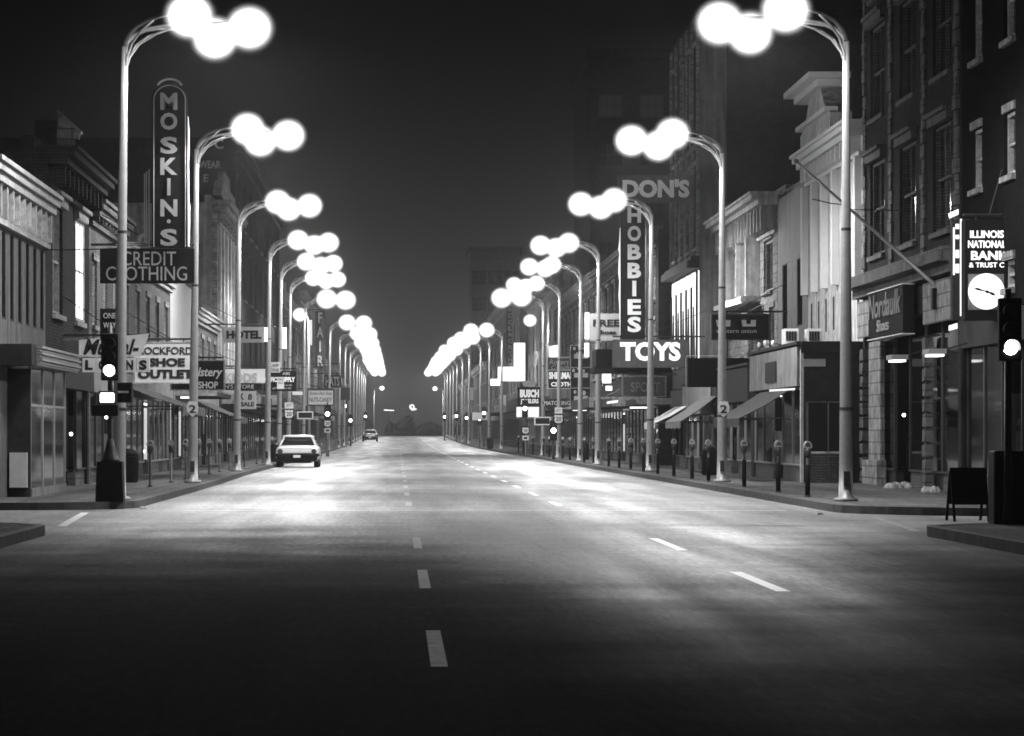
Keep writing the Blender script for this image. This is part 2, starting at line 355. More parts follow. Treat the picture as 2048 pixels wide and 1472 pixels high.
def walk(side, path, Xout, zs=None):
    """raised pavement between a kerb path [(x, Z)...] with rising Z and Xout"""
    kb, wb = MB(), MB(); s = side; kw = .16
    n = len(path); inner = []
    for i, (x, Z) in enumerate(path):
        a = path[max(i - 1, 0)]; c = path[min(i + 1, n - 1)]
        d = Vector((c[0] - a[0], c[1] - a[1])).normalized(); nrm = Vector((-d.y, d.x)) if s < 0 else Vector((d.y, -d.x))
        inner.append((x + nrm.x * kw, Z + nrm.y * kw))
    for (x, Z), (xi, Zi) in zip(path, inner):
        g = gz(Z); kb.v += [(x, Z, g - .02), (x, Z, g + .15), (xi, Zi, g + .15), (xi, Zi, g - .02)]
    for i in range(n - 1):
        for k in range(3): kb.f.append((i*4+k, i*4+k+1, (i+1)*4+k+1, (i+1)*4+k))
    struct(kb.build('kerb', 'kerb'))
    for (xi, Zi) in inner:
        g = gz(Zi); wb.v += [(xi, Zi, g + .143), (Xout, Zi, g + .143), (xi, Zi, g - .02)]
    for i in range(n - 1):
        if abs(inner[i+1][1] - inner[i][1]) < 1e-4: continue
        wb.f.append((i*3, i*3+1, (i+1)*3+1, (i+1)*3))
    # front and back faces
    struct(wb.build('sidewalk', 'walk'))
def arc(cx, cy, r, a0, a1, n=7): return [(cx + r * math.cos(R(a0 + (a1 - a0) * k / n)), cy + r * math.sin(R(a0 + (a1 - a0) * k / n))) for k in range(n + 1)]
ZF = list(range(80, 560, 12)) + [558]
walk(-1, [(-40, 69.6), (-20, 69.65)] + arc(curbL(80) - 2.4, 69.7 + 2.4, 2.4, -89, 0) + [(curbL(Z), Z) for Z in ZF], -40)
walk(1, [(45, 64.4), (20, 64.45)] + arc(curbR(80) + 3.6, 64.5 + 3.6, 3.6, 269, 180) + [(curbR(Z), Z) for Z in ZF], 45)
walk(-1, [(-5.2, -30), (-5.2, 0), (-5.2, 30)] + arc(-5.2 - 2.2, 54.5 - 2.2, 2.2, 0, 89) + [(-20, 54.55), (-40, 54.6)], -40)
walk(1, [(7.75, -30), (7.75, 0), (7.75, 30)] + arc(7.75 + 2.2, 52 - 2.2 + 2, 2.2, 180, 91) + [(20, 54.05), (40, 54.1)], 40)

def strip(name, x0, x1, z0, z1, m, dz=.004, n=None):
    b = MB(); n = n or max(1, int((z1 - z0) / 10))
    for k in range(n + 1):
        Z = z0 + (z1 - z0) * k / n; b.v += [(x0, Z, gz(Z) + dz), (x1, Z, gz(Z) + dz)]
    for k in range(n): b.f.append((2*k, 2*k+1, 2*k+3, 2*k+2))
    return struct(b.build(name, m))
for z0, z1 in ((22.8, 27), (34.4, 39.1), (46.4, 51.4)): strip('lane_marking', .215, .325, z0, z1, 'paint_old')
for k in range(36):
    z0 = 74.0 + 12.2 * k; strip('lane_marking', .17, .30, z0, z0 + 4.4, 'paint_old')
    strip('lane_marking', 3.32, 3.46, z0, z0 + 4.4, 'paint_white')
for z0, z1 in ((33.7, 38.5), (45.6, 50.9)): strip('lane_marking', 3.60, 3.74, z0, z1, 'paint_white')
for z in (58.2, 69.2): strip('crosswalk_line', -4.6, 7.6, z, z + .22, 'paint_faint')
def slant(x0, z0, x1, z1, wd, m):
    b = MB(); b.v = [(x0 - wd/2, z0, .004), (x0 + wd/2, z0, .004), (x1 + wd/2, z1, .004), (x1 - wd/2, z1, .004)]; b.f = [(0, 1, 2, 3)]
    return struct(b.build('crosswalk_line', m))
slant(-5.45, 57.5, -5.95, 67.5, .16, 'paint_white'); slant(8.0, 54.6, 8.6, 64, .12, 'paint_old')
# far rise and tree mass behind the crest
b = MB(); rr = random.Random(11)
for k in range(420):
    x = rr.uniform(-90, 110); Z = rr.uniform(860, 960); h = rr.uniform(3, 9)
    b.ball((x, Z, gz(Z) + h * .5 + 2), rr.uniform(2, 4), rr.uniform(2, 4), h * .5, 7, 5)
b.rough(.5, 5); o = b.build('distant_trees', 'leaf'); o['kind'] = 'stuff'; o['label'] = 'dark mass of trees far beyond the end of the street'; o['category'] = 'trees'

# ------------------------------------------------------------------ buildings
class Fac:
    """maps (u along street, v up, w towards the street) of one facade to world"""
    def __init__(s, side, XB, dz=0): s.s, s.XB, s.dz = side, XB, dz
    def X(s, w): return s.s * (s.XB - w)
    def box(s, b, u0, u1, v0, v1, w0, w1): b.box(s.X(w0), s.X(w1), u0, u1, v0 + s.dz, v1 + s.dz); return b

def window_parts(fc, root, u0, u1, v0, v1, style, lit=None, master=None):
    name = 'window'
    if master:
        o, mu, mv = master; c = copy_tree(o, root); c.location = Vector(o.location) + Vector((0, (u0 - mu), (v0 - mv)))
        return master
    cu = (u0 + u1) / 2; sh = .11 if lit else .063 if style == 'slot' else 0; ps = .175 if style == 'slot' else .2 if lit else 0
    # frame object sits at window base centre
    L = Vector((fc.X(0), cu, v0 + fc.dz)); rl = WL(root)
    b = MB(); fw = .09 if style != 'slot' else .05
    fc.box(b, u0, u0 + fw, v0 + fw, v1 - fw, -.2 + sh, -.08 + sh); fc.box(b, u1 - fw, u1, v0 + fw, v1 - fw, -.2 + sh, -.08 + sh)
    fc.box(b, u0, u1, v1 - fw, v1, -.2 + sh, -.075 + sh); fc.box(b, u0, u1, v0, v0 + fw, -.2 + sh, -.075 + sh)
    if style in ('sash', 'hood', 'hood_dark'): fc.box(b, u0 + fw, u1 - fw, (v0 + v1) / 2 - .03, (v0 + v1) / 2 + .03, -.19 + sh, -.1 + sh)
    if style in ('tall', 'hood', 'hood_dark') and u1 - u0 > 1.3: fc.box(b, cu - .03, cu + .03, v0 + fw, v1 - fw, -.19 + sh, -.095 + sh)
    me = bpy.data.meshes.new(name); me.from_pydata([(x - L.x, y - L.y, z - L.z) for x, y, z in b.v], [], b.f)
    me.materials.append(M[{'dark': 'dark', 'slot': 'dark', 'hood_dark': 'brick'}.get(style, 'trim')])
    o = bpy.data.objects.new(name, me); COL.objects.link(o); o.parent = root; o.location = L - rl
    p = MB(); fc.box(p, u0 + .02, u1 - .02, v0 + .02, v1 - .02, -.24 + ps, -.205 + ps); p.build('pane', lit or ('facade_black' if style == 'slot' else 'pane'), o)
    sl = MB(); fc.box(sl, u0 - .08, u1 + .08, v0 - .13, v0 - .003, -.05, .10)
    lt = MB(); sm_ = 'stone_dark' if style in ('hood_dark', 'dark') else 'stone'
    if style.startswith('hood'): fc.box(lt, u0 - .12, u1 + .12, v1 + .003, v1 + .22, -.05, .14); fc.box(lt, u0 - .2, u1 + .2, v1 + .219, v1 + .32, -.05, .24)
    elif style in ('sash', 'tall'): fc.box(lt, u0 - .05, u1 + .05, v1 + .003, v1 + .18, -.05, .05)
    if lt.v: lt.build('lintel', sm_, o)
    if style != 'slot': sl.build('sill', sm_, o)
    return (o, u0, v0)

def cornice(fc, root, Z0, Z1, H, out=.5, m='trim', hgt=.8, brackets=True, name='cornice'):
    b = MB(); a, c = Z0 - .05, Z1 + .05
    fc.box(b, a, c, H - hgt, H - hgt + .12, .002, .12); fc.box(b, a, c, H - .34, H - .16, .002, out * .75)
    fc.box(b, a - .05, c + .05, H - .157, H, .002, out); fc.box(b, a - .08, c + .08, H + .003, H + .1, -.2, out + .08)
    if brackets:
        n = max(2, int((Z1 - Z0) / 1.1))
        for k in range(n):
            u = Z0 + (Z1 - Z0) * (k + .5) / n; fc.box(b, u - .09, u + .09, H - hgt + .123, H - .343, .004, out * .6)
    return b.build(name, m, root)

def building(label, side, XB, Z0, Z1, H, m, floors, h1=3.4, store=(), wstyle='sash', corn=None, depth=14, lit=(), cat='building', group=None, quoins=None, parapet=True, band='trim', ground=True, facade_m=None):
    dz = gz((Z0 + Z1) / 2); fc = Fac(side, XB, dz); rr = random.Random(int(Z0 * 10))
    root = thing('building', label, cat, (side * XB, (Z0 + Z1) / 2, dz), group)
    b = MB(); e = .003
    fc.box(b, Z0 + e, Z1 - e, h1, H, -depth, -.25)
    if parapet: fc.box(b, Z0 + e, Z1 - e, H + e, H + .35, -.6, -.28)
    fc.box(b, Z0 + e, Z1 - e, -.1, h1 - e, -depth, -1.8 if ground else -.25)
    pw = .4
    if ground:
        for u0, u1 in ((Z0 + e, Z0 + pw), (Z1 - pw, Z1 - e)): fc.box(b, u0, u1, -.1, h1 - e, -1.797, 0)
    else: fc.box(b, Z0 + e, Z1 - e, -.1, h1 - e, -.247, 0)
    b.build('wall', m, root)
    # the facade skin with real openings
    b = MB(); v = h1; W_ = []
    for (v0, v1, n, frac) in floors:
        if v0 > v: fc.box(b, Z0 + e, Z1 - e, v, v0, -.247, 0)
        cell = (Z1 - Z0) / n; ww = cell * frac
        for k in range(n):
            c = Z0 + cell * (k + .5); W_.append((c - ww / 2, c + ww / 2, v0, v1, k == 0, n))
            fc.box(b, (Z0 + e) if k == 0 else Z0 + cell * k, c - ww / 2, v0 + e, v1 - e, -.247, 0)
            fc.box(b, c + ww / 2, (Z1 - e) if k == n - 1 else Z0 + cell * (k + 1) - e, v0 + e, v1 - e, -.247, 0)
        v = v1
    fc.box(b, Z0 + e, Z1 - e, v, H, -.247, 0)
    if quoins:
        b2 = MB()
        for q in quoins:
            vv = h1 + .5; k = 0
            while vv < H - .3:
                hw = .62 if k % 2 else .42; fc.box(b2, q - hw / 2, q + hw / 2, vv, vv + .34, .003, .05 + .04 * rr.random()); vv += .37; k += 1
        b2.rough(.012, 2).build('quoins', 'stone_dark', root)
    b.build('facade', facade_m or m, root)
    master = None; cur = None
    for i, (u0, u1, v0, v1, first, n) in enumerate(W_):
        lm = lit[i] if i < len(lit) else None
        if first or (cur and abs(cur[1] - (v1 - v0)) > 1e-3): master = None
        if lm: window_parts(fc, root, u0, u1, v0, v1, wstyle, lm); continue
        master = window_parts(fc, root, u0, u1, v0, v1, wstyle, None, master); cur = (u1 - u0, v1 - v0)
    if corn: cornice(fc, root, Z0, Z1, H, **corn)
    if ground:
        storefront(fc, root, Z0 + pw + e, Z1 - pw - e, h1, rr, *(store or (None,)))
    return root

def storefront(fc, root, Z0, Z1, h1, rr, style='plain', **k):
    """bulkhead, glazing bays with frames, a recessed door, transom band and fascia board"""
    lit = style in ('lit', 'bright'); e = .003
    hb, hg = .55, h1 - .75
    im = 'shop' if lit else 'shop_dark'
    b = MB(); fc.box(b, Z0, Z1, .1, .16, -1.79, -.3); fc.box(b, Z0, Z1, hg + .02, hg + .1, -1.79, -.2)
    fc.box(b, Z0, Z1, .165, hg, -1.79, -1.7); b.build('shop_interior', im, root)
    n = max(2, int(round((Z1 - Z0) / 2.6))); dk = n // 2; cw = (Z1 - Z0) / n
    # display goods: blocky stands and dummies behind the glass
    g = MB()
    for q in range(int((Z1 - Z0) * 1.2)):
        u = rr.uniform(Z0 + .3, Z1 - .3); hh = rr.uniform(.25, 1.1); ws = rr.uniform(.12, .35)
        fc.box(g, u - ws, u + ws, .58, .58 + hh, -.9 - rr.random() * .6, -.7)
        if hh > .6: g.ball((fc.X(-.8), u, fc.dz + .6 + hh + .13), .12, seg=8, rings=5)
    g.build('window_display', 'white' if lit else 'shop', root)
    for q in range(n):
        a, c = Z0 + cw * q, Z0 + cw * (q + 1)
        if q == dk:
            f = MB(); fc.box(f, a + .05, a + .13, .15, hg, -1.2, -1.1); fc.box(f, c - .13, c - .05, .15, hg, -1.2, -1.1)
            fc.box(f, a + .133, c - .133, 2.15, 2.25, -1.2, -1.1); fc.box(f, a + .133, c - .133, .15, .4, -1.2, -1.1)
            d = f.build('door', 'darkmetal', root)
            p = MB(); fc.box(p, a + .133, c - .133, .403, 2.147, -1.17, -1.14); fc.box(p, a + .133, c - .133, 2.253, hg - .01, -1.17, -1.14); p.build('pane', 'glass', d)
            p = MB(); fc.box(p, a + .3, a + .34, .95, 1.25, -1.09, -1.05); p.build('handle', 'chrome', d)
            for uu in (a, c - .05):
                p = MB(); fc.box(p, uu + .005, uu + .045, .5, hg - .01, -1.2, -.13); p.build('return_pane', 'glass', root)
            continue
        f = MB(); fc.box(f, a + .004, a + .06, hb + .05, hg, -.12, -.04); fc.box(f, c - .06, c - .004, hb + .05, hg, -.12, -.04)
        fc.box(f, a + .004, c - .004, hb, hb + .047, -.14, -.02)
        wdw = f.build('shop_window', 'galv' if style == 'bright' else 'darkmetal', root)
        p = MB(); fc.box(p, a + .062, c - .062, hb + .05, hg - .005, -.09, -.075); p.build('pane', 'glass', wdw)
        pm = rr.choice({'bright': ('lit_soft', 'lit_soft', 'sign_grey', 'white_clean'), 'lit': ('sign_grey', 'white_clean', 'shop', 'lit_soft'), 'plain': ('grey', 'shop', 'sign_grey', 'dark')}.get(style, ('shop', 'dark')))  # some partitions glow, standing in for a brightly lit display
        top_ = rr.choice((1.5, 2.0, 2.4)); f = MB(); fc.box(f, c - .12, c - .075, .62, min(top_, hg - .1), -.95, -.14); f.build('display_partition', pm, root)
        f = MB(); fc.box(f, a + .004, c - .004, .1, hb - e, -.3, -.08); f.build('bulkhead', ('stone_dark', 'dark', 'brick')[q % 3], root)
    f = MB(); fc.box(f, Z0 - .1, Z1 + .1, hg + e, h1 - .05, -.15, .12); f.build('fascia', 'grey' if lit else 'dark', root)
    if lit:
        t = MB(); k_ = 2 if style == 'bright' else 1
        for q in range(k_): fc.box(t, Z0 + .6, Z1 - .6, hg - .12, hg - .06, -.6 - .5 * q, -.52 - .5 * q)
        t.build('light_tube', 'tube', root)
    for q in range(int((Z1 - Z0) / 5) + 1):
        u = rr.uniform(Z0 + .4, Z1 - .4); v = rr.choice((2.0, 1.5, .9)); MB().ball((fc.X(-.35), u, fc.dz + v), .045, seg=8, rings=5).build('display_bulb', 'lens', root)

# --- left side
XL = 8.4
bl = building('white two-storey corner building with slot windows and deep bracketed cornice', -1, XL, 71.6, 84.6, 7.05, 'old_white',
    [(3.95, 5.85, 8, .5)], h1=3.35, wstyle='slot', corn=dict(out=.35, hgt=1.15), parapet=False, ground=False, facade_m='old_white')
fc = Fac(-1, XL)
# glazed shop bay pushed out from the corner building, with ribbed canopy
b = MB(); fc.box(b, 76.3, 76.45, .14, 2.9, 0.003, .5); b.build('bay_end_wall', 'dark', bl)
b = MB(); fc.box(b, 76.18, 76.295, .35, 1.1, .06, .44); b.build('end_panel', 'sign_grey', bl)
b = MB(); fc.box(b, 76.45, 84.4, .14, .32, .35, .52); b.build('bay_sill', 'grey', bl)
b = MB(); fc.box(b, 76.45, 84.4, .2, 3.0, .01, .06); b.build('bay_interior', 'sign_grey', bl)
for k in range(3): fc.box(MB(), 78.9 + 2.64 * k, 78.95 + 2.64 * k, .35, 2.3, .07, .4).build('display_partition', ('lit_soft', 'sign_pale', 'sign_grey')[k], bl)  # first partition glows in place of interior lighting
for k in range(3):
    a = 76.47 + 2.64 * k; f = MB(); fc.box(f, a, a + .05, .323, 2.95, .43, .5); fc.box(f, a + 2.58, a + 2.63, .323, 2.95, .43, .5); fc.box(f, a + .05, a + 2.58, 2.1, 2.15, .44, .49)
    wd = f.build('shop_window', 'galv', bl); p = MB(); fc.box(p, a + .053, a + 2.577, .325, 2.097, .46, .475); fc.box(p, a + .053, a + 2.577, 2.153, 2.95, .46, .475); p.build('pane', 'glass', wd)
b = MB()
for k in range(6): fc.box(b, 75.6, 84.9, 3.0 + k * .066, 3.0 + k * .066 + .05, .02, .78 + (k % 2) * .05)
fc.box(b, 75.6, 84.9, 2.96, 2.998, .02, .75); b.build('canopy', 'galv', bl)
b = MB(); fc.box(b, 74.6, 75.6, 2.95, 3.4, .02, .7); b.build('canopy_end', 'dark', bl)
b = MB()
for k in range(5): fc.box(b, 82 , 82.5, 1.0 + k * .2, 1.12 + k * .2, .1, .3)
b.build('wall_rack', 'dark', bl)

b2 = building('dark Victorian building with pale window surrounds and a stone pediment', -1, XL, 84.7, 96.4, 8.3, 'brick_dark',
    [(4.45, 7.1, 2, .44)], wstyle='hood', corn=dict(out=.7, hgt=.9, m='brick_dark'), store=('plain',), lit=[None, 'lit'])  # second window glows in place of a lamp reflected in its glass
fc = Fac(-1, XL)
Zp = 86.6
b = MB(); b.prism([(PX(px, Zp), PZ(py, Zp)) for px, py in ((114, 224), (160, 264), (158, 278), (114, 276))], lambda p, q: (p[0], q, p[1]), Zp + .25, Zp); b.build('pediment_end', 'stone', b2)
b = MB(); b.prism([(PX(px, Zp), PZ(py, Zp)) for px, py in ((113, 221), (117, 221), (163, 262), (163, 268))], lambda p, q: (p[0], q, p[1]), Zp + .35, Zp - .06); b.build('pediment_moulding', 'trim', b2)
b = MB(); fc.box(b, 86.9, 92.0, 8.45, 9.2, -.5, .05); b.build('pediment', 'brick_dark', b2)
building('rough brick building behind the tall clothing sign', -1, XL, 96.5, 107.4, 7.8, 'brick', [(4.5, 6.3, 3, .45)], wstyle='sash', corn=dict(out=.4, hgt=.6, m='stone_dark'), store=('lit',))
building('low brick building with dark square windows above a striped awning', -1, XL, 107.5, 131, 7.2, 'brick', [(4.3, 6.1, 5, .4)], wstyle='sash', corn=dict(out=.3, hgt=.5), store=('bright',))
building('pale ribbed metal-clad shop front left of the second lamp', -1, XL, 131.1, 145, 7.4, 'siding', [], corn=None, store=('lit',))
building('small dark shop building under the upholstery sign', -1, XL, 145.1, 165, 6.6, 'brick', [(4.2, 5.6, 4, .5)], corn=dict(out=.3, hgt=.5), store=('lit',))
b5 = building('tall pale stone building with pilasters and carved crown above the hotel sign', -1, XL, 165.2, 183, 12.3, 'stucco',
    [(4.6, 6.4, 5, .3), (7.3, 10.0, 5, .3)], wstyle='tall', corn=dict(out=.6, hgt=1.0, m='stone'), store=('plain',), facade_m='stone')
fc = Fac(-1, XL, gz(174))
for k in range(6):
    u = 165.5 + k * 3.4; fc.box(MB(), u, u + .5, 4.2, 11.2, .004, .16).build('pilaster', 'white', b5)
b = MB(); fc.box(b, 168, 180, 12.75, 13.5, -.3, .1); fc.box(b, 171, 177, 13.503, 14.1, -.3, .1); b.rough(.08).build('crown', 'stone', b5)
b6 = building('tall dark department building with painted letters on its blank side wall', -1, XL, 183.3, 252, 16.8, 'brick_dark',
    [(4.8, 7.6, 9, .4), (8.8, 11.6, 9, .4), (12.6, 15.2, 9, .4)], wstyle='dark', corn=dict(out=.5, hgt=.8, m='dark'), store=('plain',))
Zs = 183.25
lettering('WEAR', PX(420, Zs), PZ(329, Zs), 1.1, .4, Zs, 'sign_grey', b6, .02, thick=.01, name='painted_letters')
lettering('E', PX(412, Zs), PZ(356, Zs), .25, .4, Zs, 'sign_grey', b6, .02, thick=.01, name='painted_letters')
lettering('C', PX(438, Zs), PZ(288, Zs), .45, .5, Zs, 'sign_grey', b6, .02, thick=.01, name='painted_letters')
building('mid-height brick block with lit upper bay past the dark tower', -1, XL, 252.3, 305, 11.5, 'brick', [(4.8, 6.8, 7, .45), (8, 10, 7, .45)], corn=dict(out=.4, hgt=.7), store=('lit',), lit=['lit_soft'])
building('pale stone block beside the vertical far neon sign', -1, XL, 305.4, 372, 13.5, 'stone', [(4.8, 7, 9, .4), (8, 10.2, 9, .4)], corn=dict(out=.5, hgt=.8), store=('lit',))
building('low brick row near the far left end', -1, 8.2, 372.4, 455, 9.0, 'brick', [(4.6, 6.6, 12, .45)], corn=dict(out=.4, hgt=.7), store=('lit',))
building('last brick block on the left before the crest', -1, 8.0, 455.4, 556, 8.0, 'brick_pale', [(4.6, 6.4, 14, .45)], corn=dict(out=.4, hgt=.7), store=('plain',))

# --- right side
XR = 13.0
b0 = building('black corner bank building with white outlined upper windows', 1, XR, 69.0, 81.6, 16, 'facade_black',
    [(4.6, 5.2, 1, .1), (7.0, 8.35, 3, .33), (9.9, 11.6, 3, .33)], wstyle='sash', corn=None, store=('plain',), h1=4.2)
b1 = building('tall dark stone building with rough quoined piers and narrow windows', 1, XR, 81.8, 98.9, 17, 'brick_dark',
    [(6.35, 8.9, 3, .5), (10.1, 12.6, 3, .5), (13.4, 15.6, 3, .5)], h1=5.2, wstyle='hood_dark', quoins=[81.8 + .45, 87.4, 93.2, 98.4], corn=None, store=('plain',))
fc = Fac(1, XR)
b = MB(); fc.box(b, 81.7, 99.0, 5.25, 5.5, .003, .3); fc.box(b, 81.7, 99.0, 5.503, 5.75, .003, .55); fc.box(b, 81.7, 99.0, 5.753, 5.85, .003, .42); b.build('belt_cornice', 'stone_dark', b1)
b = MB(); fc.box(b, 94.2, 98.7, 4.15, 5.15, .13, .2); b.build('transom_panel', 'stone', b1)
fc.box(MB(), 82.2, 86.4, 4.15, 5.15, .13, .2).build('transom_panel', 'stone', b1)
b = MB(); fc.box(b, 94.6, 96.9, .8, 4.0, .003, .12); b.build('side_panel', 'stone', b1)
b = MB(); fc.box(b, 94.3, 97.3, .12, .8, .003, .25); b.build('plinth', 'stone', b1)
b = MB(); 
for k in range(10): fc.box(b, 86.0, 86.5, .2 + k * .37, .5 + k * .37, .01, .2)
for k in range(10): fc.box(b, 97.6, 98.2, .2 + k * .37, .5 + k * .37, .01, .2)
b.rough(.02).build('rough_pier', 'stone_dark', b1)

b2r = building('white classical building with arched parapet and tall pilasters', 1, XR, 99.1, 112.3, 10.2, 'white',
    [(4.6, 5.6, 7, .25), (6.3, 9.1, 5, .35)], wstyle='slot', corn=dict(out=.5, hgt=.9, m='white_clean'), h1=4.0, ground=False)
fc = Fac(1, XR)
for k in range(6):
    u = 99.3 + k * 2.58; fc.box(MB(), u, u + .4, 5.9, 9.3, .004, .2).build('pilaster', 'white_clean', b2r)
b = MB(); b.prism([(104.5, 10.3), (112.2, 10.3), (112.2, 10.9), (111.0, 11.1), (110, 11.7), (108.6, 12.1), (107, 12.0), (106, 11.4), (104.5, 11.0)], lambda p, q: (q, p[0], p[1]), 12.75, 13.4); b.build('parapet_gable', 'white', b2r)
b = MB(); fc.box(b, 105.6, 112.5, 12.12, 12.3, -.5, .75); fc.box(b, 106, 112.3, 11.92, 12.117, -.4, .45); fc.box(b, 104.6, 112.3, 11.05, 11.18, .004, .4); b.build('gable_moulding', 'white_clean', b2r)
b3r = building('plain grey plastered building between the white and the bay-fronted one', 1, XR, 112.4, 121.2, 9.5, 'grey',
    [(5.0, 7.2, 2, .34)], wstyle='slot', corn=None, h1=4.0, ground=False)
b4r = building('pale ornate building with deep cornice and big framed bay window', 1, XR, 121.3, 139.5, 9.7, 'stone',
    [(4.5, 5.9, 5, .5), (6.5, 8.3, 3, .5)], wstyle='tall', corn=dict(out=.9, hgt=1.3, m='white'), h1=4.0, ground=False)
fc = Fac(1, XR); b = MB(); fc.box(b, 127, 138, 6.25, 6.45, .004, .7); fc.box(b, 127.3, 127.6, 6.453, 8.9, .004, .5); fc.box(b, 131, 131.3, 6.453, 8.9, .004, .5); fc.box(b, 136.5, 136.8, 6.453, 8.9, .004, .5)
b.build('bay_trim', 'white', b4r)
b5r = building('very tall dark tower block with pale side wall behind the toy shop sign', 1, 11.9, 139.6, 153.4, 18.2, 'brick_dark',
    [(4.4, 7.9, 5, .55), (8.9, 12.2, 4, .6), (13, 17, 4, .6)], wstyle='tall', corn=None, store=('plain',), facade_m='dark')
b = MB(); Fac(1, 11.9).box(b, 139.45, 139.597, .1, 18.2, -1.05, 0); b.build('side_wall_panel', 'grey', b5r)
fc = Fac(1, 11.9); b = MB(); fc.box(b, 139.6, 153.5, 8.05, 8.35, .004, .5); fc.box(b, 139.6, 153.5, 8.353, 8.5, .004, .35); b.build('belt_cornice', 'dark', b5r)
for k in range(6): fc.box(MB(), 139.7 + k * 2.72, 139.9 + k * 2.72, 8.55, 18, .004, .12).build('mullion', 'stone', b5r)
fc = Fac(1, 11.9)
b = MB(); fc.box(b, 139.8, 153.0, 4.5, 7.95, .004, .05); bay = b.build('lit_bay', 'lit', b5r)
b = MB()
for k in range(6): fc.box(b, 139.75 + k * 2.6, 140.15 + k * 2.6, 4.5, 7.4 if k else 7.95, .053, .12)
for k in range(5): b.prism([(141.0 + k * 2.6, 4.5), (141.9 + k * 2.6, 4.5), (141.6 + k * 2.6, 6.6), (141.4 + k * 2.6, 6.6)], lambda p, q: (q, p[0], p[1]), fc.X(.053), fc.X(.1))
b.build('tracery', 'black', bay)
XS = 11.3
# low shops standing forward of the set-back upper floors
def low_shop(label, Z0, Z1, H, m, store, depth=1.6, fas='stucco'):
    fc = Fac(1, XS); r = thing('shop', label, 'shop', (XS, (Z0 + Z1) / 2, 0))
    b = MB(); e = .003
    fc.box(b, Z0 + e, Z0 + .3, -.1, H, -1.69, 0); fc.box(b, Z1 - .3, Z1 - e, -.1, H, -1.69, 0)
    fc.box(b, Z0 + .303, Z1 - .303, H - 1.2, H, -1.69, 0); b.build('wall', m, r)
    b = MB(); fc.box(b, Z0 + .3, Z1 - .3, H - 1.15, H - .05, .003, .12); b.build('fascia_board', fas, r)
    b = MB(); fc.box(b, Z0 - .02, Z1 + .02, H + e, H + .09, -1.69, .16); b.build('roof_edge', 'dark', r)
    # open front between the piers
    rr = random.Random(int(Z0)); h1 = H - 1.2 + .75 - .003
    b = MB(); fc.box(b, Z0 + .303, Z1 - .303, .1, H - 1.21, -1.69, -1.62); b.build('shop_interior', 'shop' if store != 'plain' else 'shop_dark', r)
    n = max(2, int((Z1 - Z0) / 2.6)); cw = (Z1 - Z0 - .606) / n
    for q in range(n):
        a = Z0 + .303 + cw * q; c = a + cw
        if q == n // 2:
            f = MB(); fc.box(f, a + .02, a + .1, .15, H - 1.22, -1.0, -.9); fc.box(f, c - .1, c - .02, .15, H - 1.22, -1.0, -.9); fc.box(f, a + .103, c - .103, 2.1, 2.2, -1.0, -.9)
            d = f.build('door', 'darkmetal', r); p = MB(); fc.box(p, a + .103, c - .103, .2, 2.097, -.97, -.95); p.build('pane', 'glass', d); continue
        f = MB(); fc.box(f, a, a + .05, .65, H - 1.21, -.12, -.04); fc.box(f, c - .05, c, .65, H - 1.21, -.12, -.04); fc.box(f, a, c, .6, .647, -.14, -.02)
        wd = f.build('shop_window', 'galv', r); p = MB(); fc.box(p, a + .053, c - .053, .65, H - 1.22, -.09, -.075); p.build('pane', 'glass', wd)
        f = MB(); fc.box(f, a, c, .1, .597, -.3, -.08); f.build('bulkhead', 'brick', r)
        g = MB()
        for _ in range(3):
            u = rr.uniform(a + .3, c - .3); hh = rr.uniform(.3, 1.1); fc.box(g, u - .15, u + .15, .6, .6 + hh, -1.0, -.6)
        g.build('window_display', 'white' if store != 'plain' else 'shop', r)
    if store != 'plain':
        t = MB(); fc.box(t, Z0 + .8, Z1 - .8, H - 1.32, H - 1.26, -.8, -.7); t.build('light_tube', 'tube', r)
    return r
ls = low_shop('low corner shop with dark glazed end wall above brick base', 98.95, 112.9, 4.0, 'dark', 'lit', fas='stucco')
Ze = 98.8
b = MB(); b.box(PX(1612, Ze), PX(1700, Ze), Ze - .12, Ze + .1, .1, PZ(908, Ze)); b.build('end_brick_base', 'brick', ls)
b = MB(); b.box(PX(1610, Ze), PX(1700, Ze), Ze - .16, Ze + .1, PZ(907, Ze), PZ(903, Ze)); b.build('end_sill', 'white', ls)
f = MB(); f.box(PX(1612, Ze), PX(1616, Ze), Ze - .1, Ze, PZ(902, Ze), PZ(803, Ze)); f.box(PX(1655, Ze), PX(1657, Ze), Ze - .1, Ze, PZ(902, Ze), PZ(806, Ze)); f.box(PX(1612, Ze), PX(1700, Ze), Ze - .1, Ze, PZ(805, Ze), PZ(803, Ze))
wd = f.build('end_window', 'grey', ls); p = MB(); p.box(PX(1617, Ze), PX(1699, Ze), Ze - .04, Ze - .02, PZ(902, Ze), PZ(806, Ze)); p.build('pane', 'pane', wd)
b = MB(); b.box(PX(1606, Ze), PX(1650, Ze), Ze - .13, Ze, PZ(733, Ze), PZ(718, Ze)); b.build('end_panel', 'sign_grey', ls)
b = MB(); b.box(PX(1600, Ze), PX(1606, Ze), Ze - .16, Ze, .1, PZ(700, Ze)); b.build('corner_post', 'white', ls)
b = MB(); b.box(PX(1600, Ze), PX(1722, Ze), Ze - .3, Ze - .165, PZ(706, Ze), PZ(684, Ze)); b.build('end_coping', 'dark', ls)
b = MB(); Fac(1, XS).box(b, 104.5, 107.5, 3.05, 3.65, .125, .16); b.build('painted_panel', 'dark', ls)
low_shop('dark low shop beneath the telegraph sign', 113.0, 126.2, 3.7, 'dark', 'lit', fas='dark')
low_shop('low shop with plain pale fascia behind the third lamp', 126.3, 139.5, 3.4, 'brick', 'lit', fas='grey')
